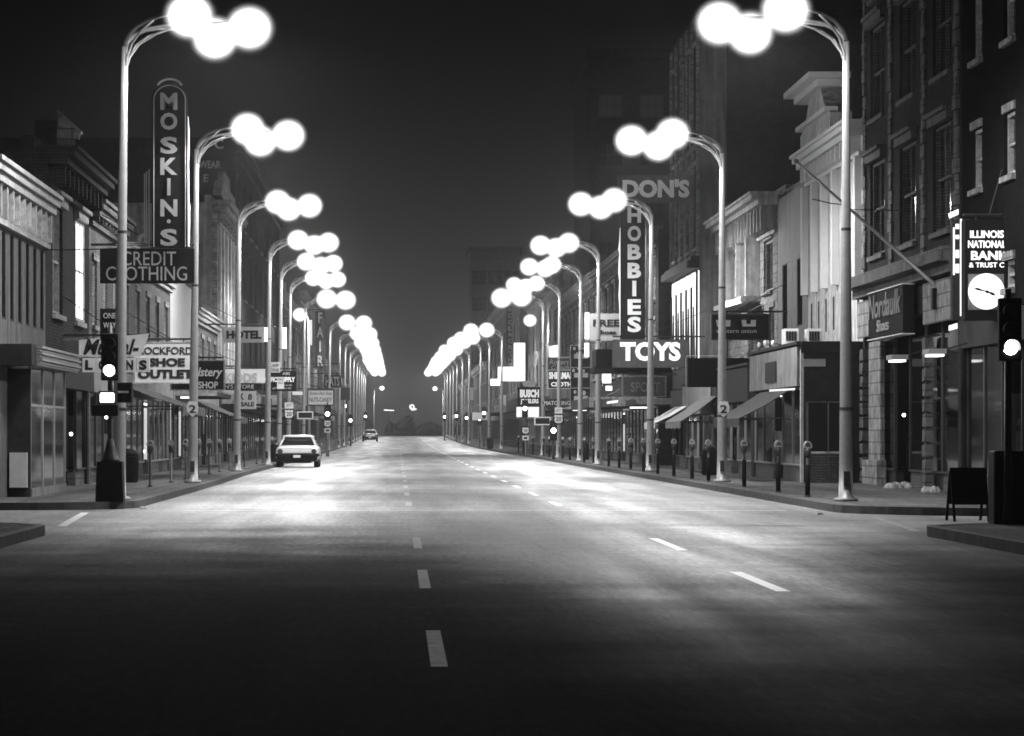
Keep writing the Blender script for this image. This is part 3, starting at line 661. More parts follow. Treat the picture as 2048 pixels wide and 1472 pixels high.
building('dark toy shop building with plain brick upper floor', 1, XS, 153.5, 200, 10.4, 'brick_dark', [(4.5, 6.5, 8, .4), (7.4, 9.4, 8, .4)], corn=dict(out=.5, hgt=.8, m='stone_dark'), store=('lit',))
b7 = building('brick building with pale upright fins behind the shoe sign', 1, XS, 200.3, 250, 10.5, 'stone_dark', [(4.6, 9.4, 9, .6)], wstyle='tall', corn=dict(out=.4, hgt=.6), store=('lit',))
building('grey block with blank side wall above the clothing signs', 1, XS, 250.4, 307, 12.6, 'stucco', [(4.8, 7, 7, .4), (8.2, 10.6, 7, .4)], corn=dict(out=.5, hgt=.8), store=('bright',))
building('variety store block behind the tall vertical sign', 1, 10.6, 307.4, 398, 14.0, 'brick', [(5, 7.4, 10, .4), (8.6, 11.2, 10, .4)], corn=dict(out=.5, hgt=.9), store=('lit',))
building('low brick row near the far right end', 1, 10.0, 398.4, 470, 9.0, 'brick', [(4.6, 6.6, 10, .45)], corn=dict(out=.4, hgt=.7), store=('lit',))
building('last brick block on the right before the crest', 1, 9.8, 470.4, 556, 8.0, 'brick_pale', [(4.6, 6.4, 12, .45)], corn=dict(out=.4, hgt=.7), store=('plain',))
# tall towers dim behind the street
def tower(label, x0, x1, Z0, Z1, H, m, rows, cols, faint=()):
    r = thing('tower', label, 'building', ((x0 + x1) / 2, Z0, gz(Z0)))
    MB().box(x0, x1, Z0, Z1, 0, H).build('wall', m, r)
    MB().box(x0 - .3, x1 + .3, Z0 - .3, Z1 + .3, H + .003, H + .8).build('roof', m, r)
    for i in range(rows):
        for k in range(cols):
            cw = (x1 - x0) / cols; cx = x0 + cw * (k + .5); z = H - 3.4 - i * 3.6
            f = MB(); f.box(cx - .95, cx - .85, Z0 - .06, Z0 - .003, z - .9, z + .9); f.box(cx + .85, cx + .95, Z0 - .06, Z0 - .003, z - .9, z + .9)
            f.box(cx - .845, cx + .845, Z0 - .06, Z0 - .003, z + .8, z + .9); f.box(cx - .845, cx + .845, Z0 - .06, Z0 - .003, z - .9, z - .8); f.box(cx - .845, cx + .845, Z0 - .06, Z0 - .003, z - .03, z + .03)
            for q in (-.28, .28): f.box(cx + q - .03, cx + q + .03, Z0 - .058, Z0 - .003, z - .79, z + .79)
            o = f.build('window', 'dark', r); MB().box(cx - .84, cx + .84, Z0 - .03, Z0 - .005, z - .79, z + .79).build('pane', 'dimpane' if (i, k) in faint else 'pane', o)
tower('tall dim office tower with two faintly lit windows near its top', PX(1180, 262), PX(1345, 262), 262, 285, PZ(120, 262), 'brick_dark', 5, 2, ((0, 0), (0, 1)))
tower('distant square tower rising behind the far right lamps', PX(945, 470), PX(1045, 470), 480, 500, PZ(505, 480), 'brick_pale', 4, 3)

# ------------------------------------------------------------------ street lamps
def make_lamp(side, n, gr):
    """side -1: stands on the left kerb, arms reach right"""
    s = -side; H = 9.42
    t = thing('street_lamp', 'x', 'street lamp', (0, 0, 0), None)
    lean = .14 * s if side < 0 else .04
    prof = [(.24, .14), (.24, .2), (.15, .24), (.135, .9), (.125, 2.5), (.10, 5), (.078, 8), (.066, H)]
    b = MB(); b.tube([(lean * (z / H), 0, z) for r, z in prof], [r for r, z in prof], 14)
    b.build('pole', 'galv', t, smooth=True)
    MB().tube([(lean * 2 / H, 0, 1.98), (lean * 2.1 / H, 0, 2.04)], .135, 12).build('band', 'darkmetal', t); MB().tube([(lean * .6, 0, 5.6), (lean * .6, 0, 5.66)], .1, 12).build('band', 'darkmetal', t)
    MB().box(-.06, .06, -.16, -.13, .45, .75).build('hand_hole_cover', 'darkmetal', t)
    dirs = [(1.45, -2.1, gr), (2.55, 0.0, gr), (1.75, 1.9, gr)][:n]
    for (dx, dy, g) in dirs:
        L = math.hypot(dx, dy); ux, uy = s * dx / L, dy / L
        def P(d, z): return (lean + ux * d, uy * d, z)
        pts = [P(0, H - .05), P(.06, H + .1), P(.2, H + .24), P(.5, H + .37), P(.95, H + .45), P(1.5, H + .48), P(L - .25, H + .48)]
        a = MB(); a.tube(pts, [.05, .048, .045, .04, .036, .034, .03], 8)
        a.tube([P(.02, H - .5), P(.1, H - .22), P(.3, H + .05), P(.65, H + .26), P(1.15, H + .43)], .024, 6)
        ao = a.build('arm', 'galv', t, smooth=True)
        q = MB(); c = P(L, H + .5); q.ball((c[0], c[1], c[2] + .02), .22, .22, .13, 12, 6); q.build('housing', 'galv', ao, smooth=True)
        q = MB(); q.ball((c[0], c[1], c[2] - .12), g, g, g * .95, 24, 14); q.build('halo_globe', 'globe', ao, smooth=True); bulb((c[0], c[1], c[2] - .12), ao)
    return t
ORD = ['nearest', 'second', 'third', 'fourth', 'fifth', 'sixth', 'seventh', 'eighth', 'ninth', 'tenth', 'eleventh', 'twelfth', 'thirteenth', 'fourteenth', 'fifteenth', 'sixteenth', 'seventeenth', 'eighteenth', 'nineteenth', 'twentieth', 'twenty-first', 'twenty-second', 'twenty-third', 'twenty-fourth', 'twenty-fifth', 'twenty-sixth', 'twenty-seventh', 'twenty-eighth', 'twenty-ninth', 'thirtieth']
LL = [(237, 72.5), (385, 98.6), (473, 129), (534, 154), (557, 173), (576, 191), (606, 221), (656, 269), (677, 301), (687, 333), (698, 365), (706, 395), (712, 425), (717, 455), (721, 485), (725, 515), (729, 545)]
LR = [(1692, 71.5), (1444, 100), (1300, 128), (1196, 156), (1160, 176), (1117, 198), (1086, 217), (1003, 290), (978, 315), (960, 333), (938, 366), (925, 400), (914, 430), (906, 460), (900, 490), (894, 520), (889, 545)]
for side, lst, word in ((-1, LL, 'left'), (1, LR, 'right')):
    near = make_lamp(side, 3, .62); far = make_lamp(side, 2, .86)  # far globes wider still, so the painted halos run together
    un, uf = False, False
    for i, (x, Z) in enumerate(lst):
        src = near if Z < 200 else far
        loc = (PX(x, Z), Z, gz(Z))
        if src is near: o = near if not un else copy_tree(near); un = True
        else: o = far if not uf else copy_tree(far); uf = True
        o.location = loc; o.rotation_euler = (0, R(random.uniform(-.25, .25)), R(random.uniform(-5, 5)) if i else 0)
        o['label'] = '%s street lamp along the %s kerb, lit, with %s curved arms' % (ORD[i], word, 'three' if Z < 200 else 'two')
        o['group'] = 'lit street lamps lining both kerbs'
def side_lamp(label, x, Z, H, lx, group='single street lamps on the side streets'):
    X = PX(x, Z); g = gz(Z); t = thing('street_lamp', label, 'street lamp', (X, Z, g), group); s = 1 if lx > x else -1
    L = abs(PX(lx, Z) - X)
    MB().lathe(X, Z, [(.2, g + .1), (.12, g + .3), (.07, g + H)], 10).build('pole', 'galv', t, smooth=True)
    a = MB().tube([(X, Z, g + H - .1), (X + s * .15 * L, Z, g + H + .2), (X + s * .5 * L, Z, g + H + .4), (X + s * L, Z, g + H + .45)], .04, 6).build('arm', 'galv', t)
    MB().ball((X + s * L, Z, g + H + .45), .2, .2, .12, 10, 5).build('housing', 'galv', a); MB().ball((X + s * L, Z, g + H + .32), .66, .66, .62, 20, 12).build('halo_globe', 'globe', a, smooth=True); bulb((X + s * L, Z, g + H + .32), a)
side_lamp('single lit lamp on a slim pole by the left side street', 618, 240, 9.2, 600)
side_lamp('single lit lamp reaching out of the right side street', 1117, 266, 9.6, 1060)
side_lamp('lone lit lamp beyond the crest on the left', 748, 690, 11.5, 764)
side_lamp('lone lit lamp beyond the crest on the right', 886, 690, 11.4, 870)

# ------------------------------------------------------------------ signs, left side
s = sign('blade_sign', 'tall dark vertical sign spelling MOSKIN\'S over CREDIT CLOTHING', 200, 497, 388, 566, 97, 'sign_black',
    [('CREDIT', 243, 503, 352, 531, 'letter_grey', .0), ('CLOTHING', 212, 533, 374, 561, 'letter_grey', .0)], rod=-8.4, thick=.35)
Z = 97
b = MB(); poly = [(304, 495), (304, 200)] + [(339.5 - 35.5 * math.cos(R(a)), 200 - 33 * math.sin(R(a))) for a in range(15, 180, 15)] + [(375, 200), (375, 495)]
b.prism([(PX(px, Z), PZ(py, Z)) for px, py in poly], lambda p, q: (p[0], q, p[1]), Z + .35, Z - .05); b.build('tower_cabinet', 'sign_black', s)
for ch, y in zip("MOSKIN'S", (203, 243, 291, 333, 374, 416, 443, 475)):
    hh = 17 if ch != "'" else 4; ww = {'I': 3.2, "'": 4}.get(ch, 17)
    lettering('.' if ch == "'" else ch, PX(338, Z), PZ(y, Z), 2 * ww * Z / F, 2 * hh * Z / F, Z - .054, 'letter_grey', s, .035 if ch != 'I' else 0)
b = MB()
for off in (0, 5):
    pts = [(306 + off * .4, 494), (306 + off * .4, 203)] + [(339.5 - (33.5 - off * .4) * math.cos(R(a)), 200 - (31 - off * .4) * math.sin(R(a))) for a in range(0, 181, 15)] + [(373 - off * .4, 494)]
b.tube([(PX(px, Z), Z - .07, PZ(py, Z)) for px, py in pts], .012, 5)
b.tube([(PX(339.5 - 26 * math.cos(R(a)), Z), Z - .07, PZ(178 - 20 * math.sin(R(a)), Z)) for a in range(20, 161, 20)], .035, 6)
for o_ in (0, 5, 9): b.tube([(PX(298 - o_, Z), Z, PZ(338 + o_, Z)), (PX(298 - o_, Z), Z, PZ(494 - o_, Z)), (PX(222 + o_ * 2, Z), Z, PZ(494 - o_, Z))], .018, 5)
b.build('neon_outline', 'letter_grey', s)
b = MB(); b.prism([(PX(px, Z), PZ(py, Z)) for px, py in ((275, 482), (276, 472), (283, 467), (289, 468), (289, 474), (283, 475), (281, 483))], lambda p, q: (p[0], q, p[1]), Z + .1, Z); b.build('scroll', 'white', s)
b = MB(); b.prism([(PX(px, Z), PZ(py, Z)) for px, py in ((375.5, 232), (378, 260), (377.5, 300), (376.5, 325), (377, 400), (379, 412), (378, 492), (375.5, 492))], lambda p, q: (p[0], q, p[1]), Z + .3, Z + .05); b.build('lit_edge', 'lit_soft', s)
Z = 89
s = sign('hanging_sign', 'pale slanted script sign above four boxed letters spelling LOANS', 158, 680, 300, 712, Z, 'sign_pale', rod=-8.4, thick=.2,
    poly=[(158, 680), (298, 667), (280, 713), (158, 713)], lines=[('Mutual-', 166, 678, 278, 710, 'letter_black', .03, .35)])
for k, ch in enumerate('LOANS'):
    x0 = 165 + k * 27; bb = MB(); bb.box(PX(x0, Z), PX(x0 + 26, Z), Z, Z + .2, PZ(744, Z), PZ(716, Z)); o = bb.build('letter_box', 'sign_pale', s)
    lettering(ch, PX(x0 + 13, Z), PZ(730, Z), .19, .25, Z - .004, 'letter_black', o, .05)
b = MB(); b.tube([(-8.4, Z + .1, PZ(680, Z)), (-7.9, Z + .1, PZ(678, Z))], .03, 6); b.build('stay', 'galv', s)
sign('hanging_sign', 'grey box sign reading ROCKFORD SHOE OUTLET', 270, 686, 391, 765, 106, 'sign_grey', trim='trim', rod=-8.4,
    lines=[('ROCKFORD', 277, 694, 385, 709, 'letter_black', .015), ('SHOE', 298, 716, 370, 733, 'letter_black', .05), ('OUTLET', 276, 739, 386, 757, 'letter_black', .05)])
sign('hanging_sign', 'black sign reading upholstery SHOP in pale letters', 343, 722, 447, 779, 118, 'sign_black', trim='trim', rod=-8.4,
    lines=[('Upholstery', 350, 735, 445, 758, 'letter_white', .02, .25), ('SHOP', 397, 763, 436, 777, 'letter_white', .02)])
sign('hanging_sign', 'grey HOTEL sign with rounded lit end', 447, 654, 528, 685, 152, 'sign_pale', rod=-8.4,
    lines=[('HOTEL', 453, 661, 523, 678, 'letter_black', .05)])
b = MB(); b.box(PX(529, 152), PX(535, 152), 152.02, 152.2, PZ(683, 152), PZ(655, 152)); tag(b.build('sign_end_light', 'lit'), 'upright lit panel at the end of the hotel sign', 'sign light')
sign('hanging_sign', 'pale sign with outlined capitals above a MEN\'S STORE band', 447, 738, 530, 766, 141, 'sign_pale', rod=-8.4,
    lines=[('KIDDS', 449, 746, 514, 765, 'letter_grey', .05)], thick=.3)
sign('band_sign', 'long black band sign reading MEN\'S STORE', 430, 767, 524, 780, 140.6, 'sign_black', lines=[("MEN'S STORE", 433, 769, 508, 777, 'letter_grey', 0)], thick=.4)
sign('hanging_sign', 'small white lamp and dining sign above the office supply sign', 540, 724, 560, 745, 168, 'sign_pale', lines=[('LAMP', 541, 728, 558, 734, 'letter_black'), ('DINE', 541, 737, 558, 743, 'letter_black')])
sign('hanging_sign', 'black sign reading OFFICE SUPPLY in white', 527, 742, 592, 782, 170, 'sign_black', rod=-8.4,
    lines=[('ABS', 565, 744, 580, 750, 'letter_white', .02), ('OFFICE SUPPLY', 530, 754, 590, 764, 'backlit', .05), ('cards', 568, 768, 584, 772, 'letter_white'), ('gifts cards', 545, 774, 583, 779, 'letter_white')])
sign('hanging_sign', 'white sign reading NUTS-CANDY under the awnings', 617, 781, 666, 809, 232, 'white_clean', trim='darkmetal', rod=-8.4,
    lines=[('Brown-Nut Shop', 619, 783, 664, 792, 'letter_black', 0, .3), ('NUTS-CANDY', 619, 795, 664, 804, 'letter_black', .01)])
sign('fascia_sign', 'bright pale board between black posts under the men\'s store band', 478, 782, 512, 818, 150, 'sign_pale', [('K', 480, 786, 488, 800, 'letter_black', .03), ('8', 496, 788, 504, 800, 'letter_black', .03), ('SALE', 482, 804, 508, 813, 'letter_black', .03)], rod=None, thick=.2)
for i, (x0, y0, x1, y1, Z, m, tx, lb) in enumerate((
    (560, 565, 572, 607, 215, 'sign_grey', None, 'small grey panel high on the left beyond the dark tower'),
    (560, 655, 573, 697, 215, 'lit', None, 'bright white panel on the left behind the fifth lamp'),
    (630, 622, 650, 735, 300, 'sign_mid', 'F\nA\nI\nR', 'faint tall vertical sign far down the left side'),
    (648, 730, 680, 746, 290, 'sign_grey', 'SPA', 'small grey sign with pale capitals above the hats sign'),
    (648, 750, 682, 775, 288, 'sign_mid', 'HATS', 'dark sign with white capitals reading HATS'),
    (682, 775, 700, 800, 330, 'sign_mid', None, 'small dark square sign far on the left'),
    (585, 783, 605, 790, 190, 'sign_pale', None, 'thin pale board above the route shield'),
    (620, 640, 624, 690, 250, 'lit_soft', None, 'thin lit strip beside the far vertical sign'))):
    sign('shop_sign', lb, x0, y0, x1, y1, Z, m, [(tx, x0 + 3, y0 + 3, x1 - 3, y1 - 3, 'letter_white', .03)] if tx else (), rod=-8.3 if x0 > 600 else None)

# ------------------------------------------------------------------ signs, right side
Z = 137
s = sign('blade_sign', 'tall toy shop sign spelling DON\'S HOBBIES TOYS', 1226, 679, 1378, 735, Z, 'sign_mid',
    [('TOYS', 1240, 684, 1361, 722, 'backlit', .045)], rod=11.9, thick=.35)
b = MB(); b.box(PX(1241, Z), PX(1290, Z), Z - .0, Z + .35, PZ(678, Z), PZ(405, Z)); b.build('tower_cabinet', 'sign_black', s)
b = MB(); b.box(PX(1236, Z), PX(1388, Z), Z, Z + .35, PZ(404, Z), PZ(350, Z)); b.build('head_cabinet', 'sign_mid', s)
lettering("DON'S", PX(1312, Z), PZ(377, Z), 134 * Z / F, 37 * Z / F, Z - .004, 'letter_white', s, .05)
for ch, y in zip('HOBBIES', (430, 467, 504, 541, 577, 614, 649)):
    lettering(ch, PX(1268.5, Z), PZ(y, Z), (27 if ch != 'I' else 8) * Z / F, 31 * Z / F, Z - .004, 'letter_white', s, .04 if ch != 'I' else 0)
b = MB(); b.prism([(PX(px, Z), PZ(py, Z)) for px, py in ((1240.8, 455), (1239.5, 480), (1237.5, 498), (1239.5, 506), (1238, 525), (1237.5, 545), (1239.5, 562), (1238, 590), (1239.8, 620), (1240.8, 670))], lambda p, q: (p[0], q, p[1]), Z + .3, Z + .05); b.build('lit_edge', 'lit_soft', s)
for o_ in (1292, 1295): b.v.clear(); b.f.clear(); b.box(PX(o_, Z), PX(o_ + 2, Z), Z + .05, Z + .3, PZ(675, Z), PZ(420, Z)); b.build('side_channel', 'darkmetal', s)
b = MB(); b.box(PX(1190, Z), PX(1345, Z), Z + .4, Z + 3.5, PZ(745, Z), PZ(733, Z)); tag(b.build('entrance_canopy', 'sign_black', bevel=.02), 'flat black canopy slab under the toy shop sign', 'canopy')
b = MB(); b.box(PX(1192, 150), PX(1226, 150), 150, 153, PZ(740, 150), PZ(698, 150)); tag(b.build('marquee_box', 'sign_black', bevel=.03), 'black box marquee left of the TOYS sign', 'marquee')
sign('hanging_sign', 'grey sign reading FREE shoes behind the toy sign', 1176, 627, 1241, 681, 176, 'sign_grey', rod=11.3,
    lines=[('FREE', 1186, 639, 1240, 653, 'letter_black', .03), ('shoes', 1195, 660, 1232, 669, 'letter_black', .03)])
b = MB(); b.box(PX(1170, 176), PX(1178, 176), 175.95, 176.1, PZ(678, 176), PZ(625, 176)); tag(b.build('sign_end_light', 'lit'), 'upright lit panel at the end of the shoe sign', 'sign light')
s = sign('hanging_sign', 'rounded black telegraph sign reading western union', 1425, 630, 1537, 678, 118, 'sign_black', rod=13.0, thick=.3, trim='darkmetal',
    lines=[('western union', 1432, 658, 1513, 666, 'letter_grey', 0)])
Z = 118
for x0 in (1432, 1483):
    b = MB(); b.prism([(PX(px, Z), PZ(py, Z)) for px, py in ((x0, 640), (x0 + 9, 640), (x0 + 10, 648), (x0 + 18, 648), (x0 + 19, 640), (x0 + 29, 640), (x0 + 28, 653), (x0 + 2, 653))], lambda p, q: (p[0], q, p[1]), Z - .004, Z - .03); b.build('block_letter', 'sign_grey', s)
s = sign('marquee_sign', 'big blank black sign edged with small bulbs', 1376, 716, 1500, 774, 124, 'sign_black', rod=None, thick=.5)
b = MB()
for k in range(18): b.ball((PX(1372, 124), 123.98, PZ(716 + k * 3.2, 124)), .022, seg=6, rings=4)
for k in range(24): b.ball((PX(1374 + k * 3.2, 124), 123.98, PZ(712, 124)), .022, seg=6, rings=4)
b.build('bulbs', 'letter_white', s)
sign('hanging_sign', 'dark framed shop sign with dull lettering reading SPORT below the canopy', 1247, 754, 1330, 792, 143, 'sign_mid', trim='grey', lines=[('SPORT', 1262, 764, 1320, 784, 'grey', .02)], rod=11.3)
Z = 196
s = sign('panel_sign', 'stack of three black picture panels framed in white', 1142, 690, 1180, 815, Z, 'sign_black', rod=11.3)
b = MB()
for y in (691, 735, 776, 814): b.box(PX(1141, Z), PX(1181, Z), Z - .05, Z - .004, PZ(y + 1, Z), PZ(y - 1, Z))
for x in (1141, 1181): b.box(PX(x - 1, Z), PX(x + .2, Z), Z - .05, Z - .004, PZ(813, Z), PZ(692, Z))
b.build('frame', 'trim', s)
b = MB()
for (x, y, r) in ((1149, 697, 3), (1154, 707, 2), (1166, 697, 2), (1147, 741, 3), (1156, 737, 2), (1167, 742, 3), (1150, 784, 3), (1168, 786, 4), (1160, 780, 2)): b.ball((PX(x, Z), Z - .03, PZ(y, Z)), r * Z / F, .02, r * Z / F * 1.2, 8, 5)
for y in (712, 750, 796): b.box(PX(1148, Z), PX(1176, Z), Z - .04, Z - .01, PZ(y + 5, Z), PZ(y - 4, Z))
b.build('pictures', 'sign_grey', s)
b = MB(); b.box(PX(1169, Z), PX(1178, Z), Z - .05, Z - .01, PZ(714, Z), PZ(686, Z)); b.build('lit_strip', 'lit', s)
Z = 214
s = sign('hanging_sign', 'black clothing sign reading SHERMAN CLOTHES in white', 1097, 740, 1152, 776, Z, 'sign_black', trim='sign_grey', rod=11.3,
    lines=[('SHERMAN', 1098, 744, 1148, 758, 'backlit', .05), ('CLOTHES', 1102, 764, 1156, 773, 'backlit', .04)])
sign('hanging_sign', 'dim script sign reading Robert Coach above the clothing sign', 1096, 716, 1141, 739, 213.6, 'sign_mid', trim='sign_grey', lines=[('Robert', 1099, 719, 1138, 729, 'letter_grey', 0, .2), ('Coach', 1102, 731, 1138, 738, 'letter_grey', 0, .2)])
sign('hanging_sign', 'dull grey board with faint lettering under the clothing sign', 1097, 778, 1141, 796, 213.6, 'grey')
sign('arrow_sign', 'black arrow-shaped sign reading MATCHING', 1084, 798, 1142, 822, 205, 'sign_black', lines=[('MATCHING', 1088, 802, 1140, 810, 'letter_grey', 0)], poly=[(1084, 805), (1092, 799), (1142, 799), (1142, 812), (1100, 822)])
Z = 236
s = sign('hanging_sign', 'black sign reading BUSCH JEWELERS with pale base panel', 1035, 774, 1080, 813, Z, 'sign_black', rod=11.3,
    lines=[('BUSCH', 1040, 779, 1078, 795, 'backlit', .06), ('JEWELERS', 1041, 798, 1077, 809, 'backlit', .04)])
b = MB(); b.box(PX(1033, Z), PX(1078, Z), Z, Z + .2, PZ(834, Z), PZ(814, Z)); b.build('base_panel', 'lit_soft', s)
b = MB(); b.prism([(PX(px, Z), PZ(py, Z)) for px, py in ((1047, 761), (1070, 761), (1073, 766), (1069, 773), (1048, 773), (1045, 766))], lambda p, q: (p[0], q, p[1]), Z + .2, Z); b.build('top_emblem', 'sign_pale', s)
Z = 330
s = sign('blade_sign', 'dark vertical sign spelling WOOLWORTH downwards', 1012, 612, 1030, 726, Z, 'sign_mid', rod=10.6)
for k, ch in enumerate('WOOLWORTH'):
    lettering(ch, PX(1021, Z), PZ(619 + k * 12.6, Z), 9 * Z / F, 9 * Z / F, Z - .004, 'letter_grey', s, .03)
for i, (x0, y0, x1, y1, Z, m, lb, pr) in enumerate((
    (1028, 686, 1050, 762, 300, 'lit', 'tall glowing white billboard beside the far vertical sign', 0),
    (996, 734, 1027, 762, 301, 'lit', 'wide glowing white billboard left of the tall one', 0),
    (981, 758, 1000, 771, 350, 'lit', 'small glowing white sign under the wide billboard', 0),
    (1100, 690, 1116, 716, 222, 'lit', 'bright slanted white panel above the clothing signs', 1),
    (1141, 690, 1143, 700, 222, 'lit_soft', 'narrow lit strip above the picture panels', 0),
    (1205, 746, 1222, 766, 160, 'lit', 'glowing white square panel under the marquee box', 0),
    (1212, 772, 1224, 781, 158, 'lit', 'short glowing white panel below the white square', 0),
    (1214, 800, 1236, 808, 150, 'lit_soft', 'slanted pale strip above the meters', 1),
    (1448, 590, 1512, 606, 128, 'lit', 'white underlit strip at the foot of the ornate bay', 2),
    (1540, 776, 1590, 783, 99.5, 'lit_soft', 'long pale tube light above the big dark awning', 1),
    (905, 830, 912, 838, 400, 'sign_grey', 'little grey board far down the right pavement', 0),
    (945, 825, 975, 840, 320, 'sign_grey', 'pale street board far on the right', 0),
    (1000, 790, 1012, 810, 290, 'sign_grey', 'upright grey board under the glowing billboards', 0),
    (935, 775, 947, 800, 380, 'sign_grey', 'small grey sign among the far right lamps', 0),
    (1152, 690, 1175, 714, 222, 'siding', 'striped pale panel behind the picture panels', 0))):
    if pr == 1: poly = [(x0, y0 + 3), (x1, y0), (x1, y1 - 3), (x0, y1)]
    elif pr == 2: poly = [(x0, y1 - 3), (x1, y0), (x1, y0 + 7), (x0, y1 + 10)]
    else: poly = None
    sign('shop_sign', lb, x0, y0, x1, y1, Z, m, poly=poly, thick=.15, rod=None)

# bank sign with clock on the right corner
Z = 76
s = sign('bank_sign', 'black cabinet reading ILLINOIS NATIONAL BANK & TRUST CO over a glowing clock', 1930, 440, 2060, 640, Z, 'sign_black', thick=.5, rod=13.0,
    lines=[('ILLINOIS', 1940, 461, 2007, 476, 'neon', .02), ('NATIONAL', 1936, 481, 2011, 496, 'neon', .02), ('BANK', 1942, 502, 2016, 520, 'neon', .025), ('& TRUST CO', 1938, 525, 2020, 535, 'neon', .01)])
b = MB(); c = (1972, 583); r_ = 36
b.prism([(PX(c[0] + r_ * math.cos(R(a)), Z), PZ(c[1] + r_ * math.sin(R(a)), Z)) for a in range(0, 360, 10)], lambda p, q: (p[0], q, p[1]), Z - .004, Z - .06); face = b.build('clock_face', 'neon', s)
b = MB(); b.box(PX(1936, Z), PX(2008, Z), Z - .02, Z - .003, PZ(620, Z), PZ(548, Z)); b.build('clock_surround', 'grey', s)
def hand(x0, y0, x1, y1, wd):
    d = Vector((x1 - x0, y1 - y0)).normalized(); n = Vector((-d.y, d.x)) * wd
    m_ = ((x0 * .3 + x1 * .7), (y0 * .3 + y1 * .7))
    b = MB(); b.prism([(PX(px, Z), PZ(py, Z)) for px, py in ((x0, y0 - .5), (m_[0] + n.x, m_[1] + n.y), (x1, y1), (m_[0] - n.x, m_[1] - n.y))], lambda p, q: (p[0], q, p[1]), Z - .062, Z - .075); b.build('clock_hand', 'letter_black', face)
hand(1974, 584, 1946, 576, 2.6); hand(1970, 582, 1991, 591, 3.2); hand(1966, 582, 1978, 585, 3.5)
Z = 80.5
s = thing('neon_blade_sign', 'narrow upright neon-edged sign left of the bank clock', 'sign', (PX(1915, Z), Z, PZ(655, Z)))
b = MB(); b.box(PX(1905, Z), PX(1923, Z), Z, Z + .3, PZ(640, Z), PZ(440, Z)); b.build('cabinet', 'dark', s)
b = MB()
b.box(PX(1920, Z), PX(1923, Z), Z - .04, Z - .004, PZ(632, Z), PZ(438, Z)); b.box(PX(1906, Z), PX(1909, Z), Z - .04, Z - .004, PZ(550, Z), PZ(455, Z))
for y0, y1 in ((448, 458), (470, 478), (500, 516), (528, 546)): b.box(PX(1911, Z), PX(1918, Z), Z - .03, Z - .004, PZ(y1, Z), PZ(y0, Z))
b.build('neon_tube', 'neon', s)
b = MB(); b.prism([(PX(px, Z), PZ(py, Z)) for px, py in ((1899, 426), (1917, 418), (1917, 429), (1901, 436))], lambda p, q: (p[0], q, p[1]), Z + .2, Z); b.build('top_cap', 'neon', s)
b = MB(); b.prism([(PX(px, Z), PZ(py, Z)) for px, py in ((1900, 651), (1915, 646), (1915, 657), (1900, 661))], lambda p, q: (p[0], q, p[1]), Z + .2, Z); b.build('bottom_cap', 'lit_soft', s)
MB().tube([(13, Z + .15, PZ(440, Z)), (PX(1914, Z), Z + .15, PZ(440, Z))], .04, 6).build('bracket', 'darkmetal', s)
# shop sign on the quoined building
s = thing('fascia_sign', 'slanting black fascia sign with worn pale lettering between two white strips', 'sign', (12.7, 90, 4.2))
fc = Fac(1, XR)
b = MB(); fc.box(b, 87.7, 94.1, 4.0, 5.2, .21, .5); b.build('board', 'sign_black', s)
b = MB(); fc.box(b, 87.7, 94.1, 5.203, 5.23, .2, .53); fc.box(b, 87.7, 94.1, 3.97, 3.997, .2, .53); b.build('edge_strip', 'sign_pale', s)
lettering('Nordaulk', 90.9, 4.82, 6.0, .62, 0, 'grey', s, .02, .15, 'right', X=12.497)
lettering('Shoes', 91.2, 4.3, 2.2, .3, 0, 'letter_grey', s, .0, .1, 'right', X=12.497)
for y, lb in ((86.2, 'white fluorescent tray lamp over the quoined building entrance'), (80.2, 'white fluorescent tray lamp by the bank entrance')):
    t = thing('tray_lamp', lb, 'lamp', (12.4, y, 3.3)); b = MB(); b.box(11.95, 12.35, y - .5, y + .5, 3.3, 3.42); b.build('tray', 'galv', t)
    MB().box(12.0, 12.3, y - .45, y + .45, 3.25, 3.297).build('tube', 'lit', t); MB().tube([(12.35, y, 3.4), (13, y, 3.6)], .02, 5).build('bracket', 'darkmetal', t)
# window air conditioners on the grey wall
for x0, lb in ((1568, 'left white box air conditioner on the low shop roof'), (1614, 'right white box air conditioner on the low shop roof')):
    Z = 98.99 + 5; t = thing('air_conditioner', lb, 'air conditioner', (PX(x0 + 12, Z), Z, 4.1), 'air conditioners above the low shop')
    b = MB(); b.box(PX(x0, Z), PX(x0 + 30, Z), Z, Z + .7, 4.12, 4.12 + 32 * Z / F); b.build('casing', 'white_clean', t, bevel=.02)
    b = MB()
    for k in range(4): b.box(PX(x0 + 4 + k * 5.5, Z), PX(x0 + 8.5 + k * 5.5, Z), Z - .02, Z - .003, 4.12 + 8 * Z / F, 4.12 + 27 * Z / F)
    b.build('grille', 'dark', t)
# row of small spotlights above the low shop fascia
for k, (x, y) in enumerate(((1518, 690), (1530, 686), (1546, 686))):
    Z = 110 - k * 3; t = thing('spotlight', '%s small white goose-neck spotlight on the low shop roof edge' % ORD[k].replace('nearest', 'farthest'), 'spotlight', (PX(x, Z), Z, 4.1), 'spotlights on the shop roof edge')
    MB().tube([(PX(x, Z) + .3, Z, 4.1), (PX(x, Z), Z, PZ(y, Z))], .015, 5).build('stem', 'darkmetal', t); MB().ball((PX(x, Z), Z, PZ(y, Z)), .06, .06, .09, 8, 6).build('head', 'white_clean', t, smooth=True)

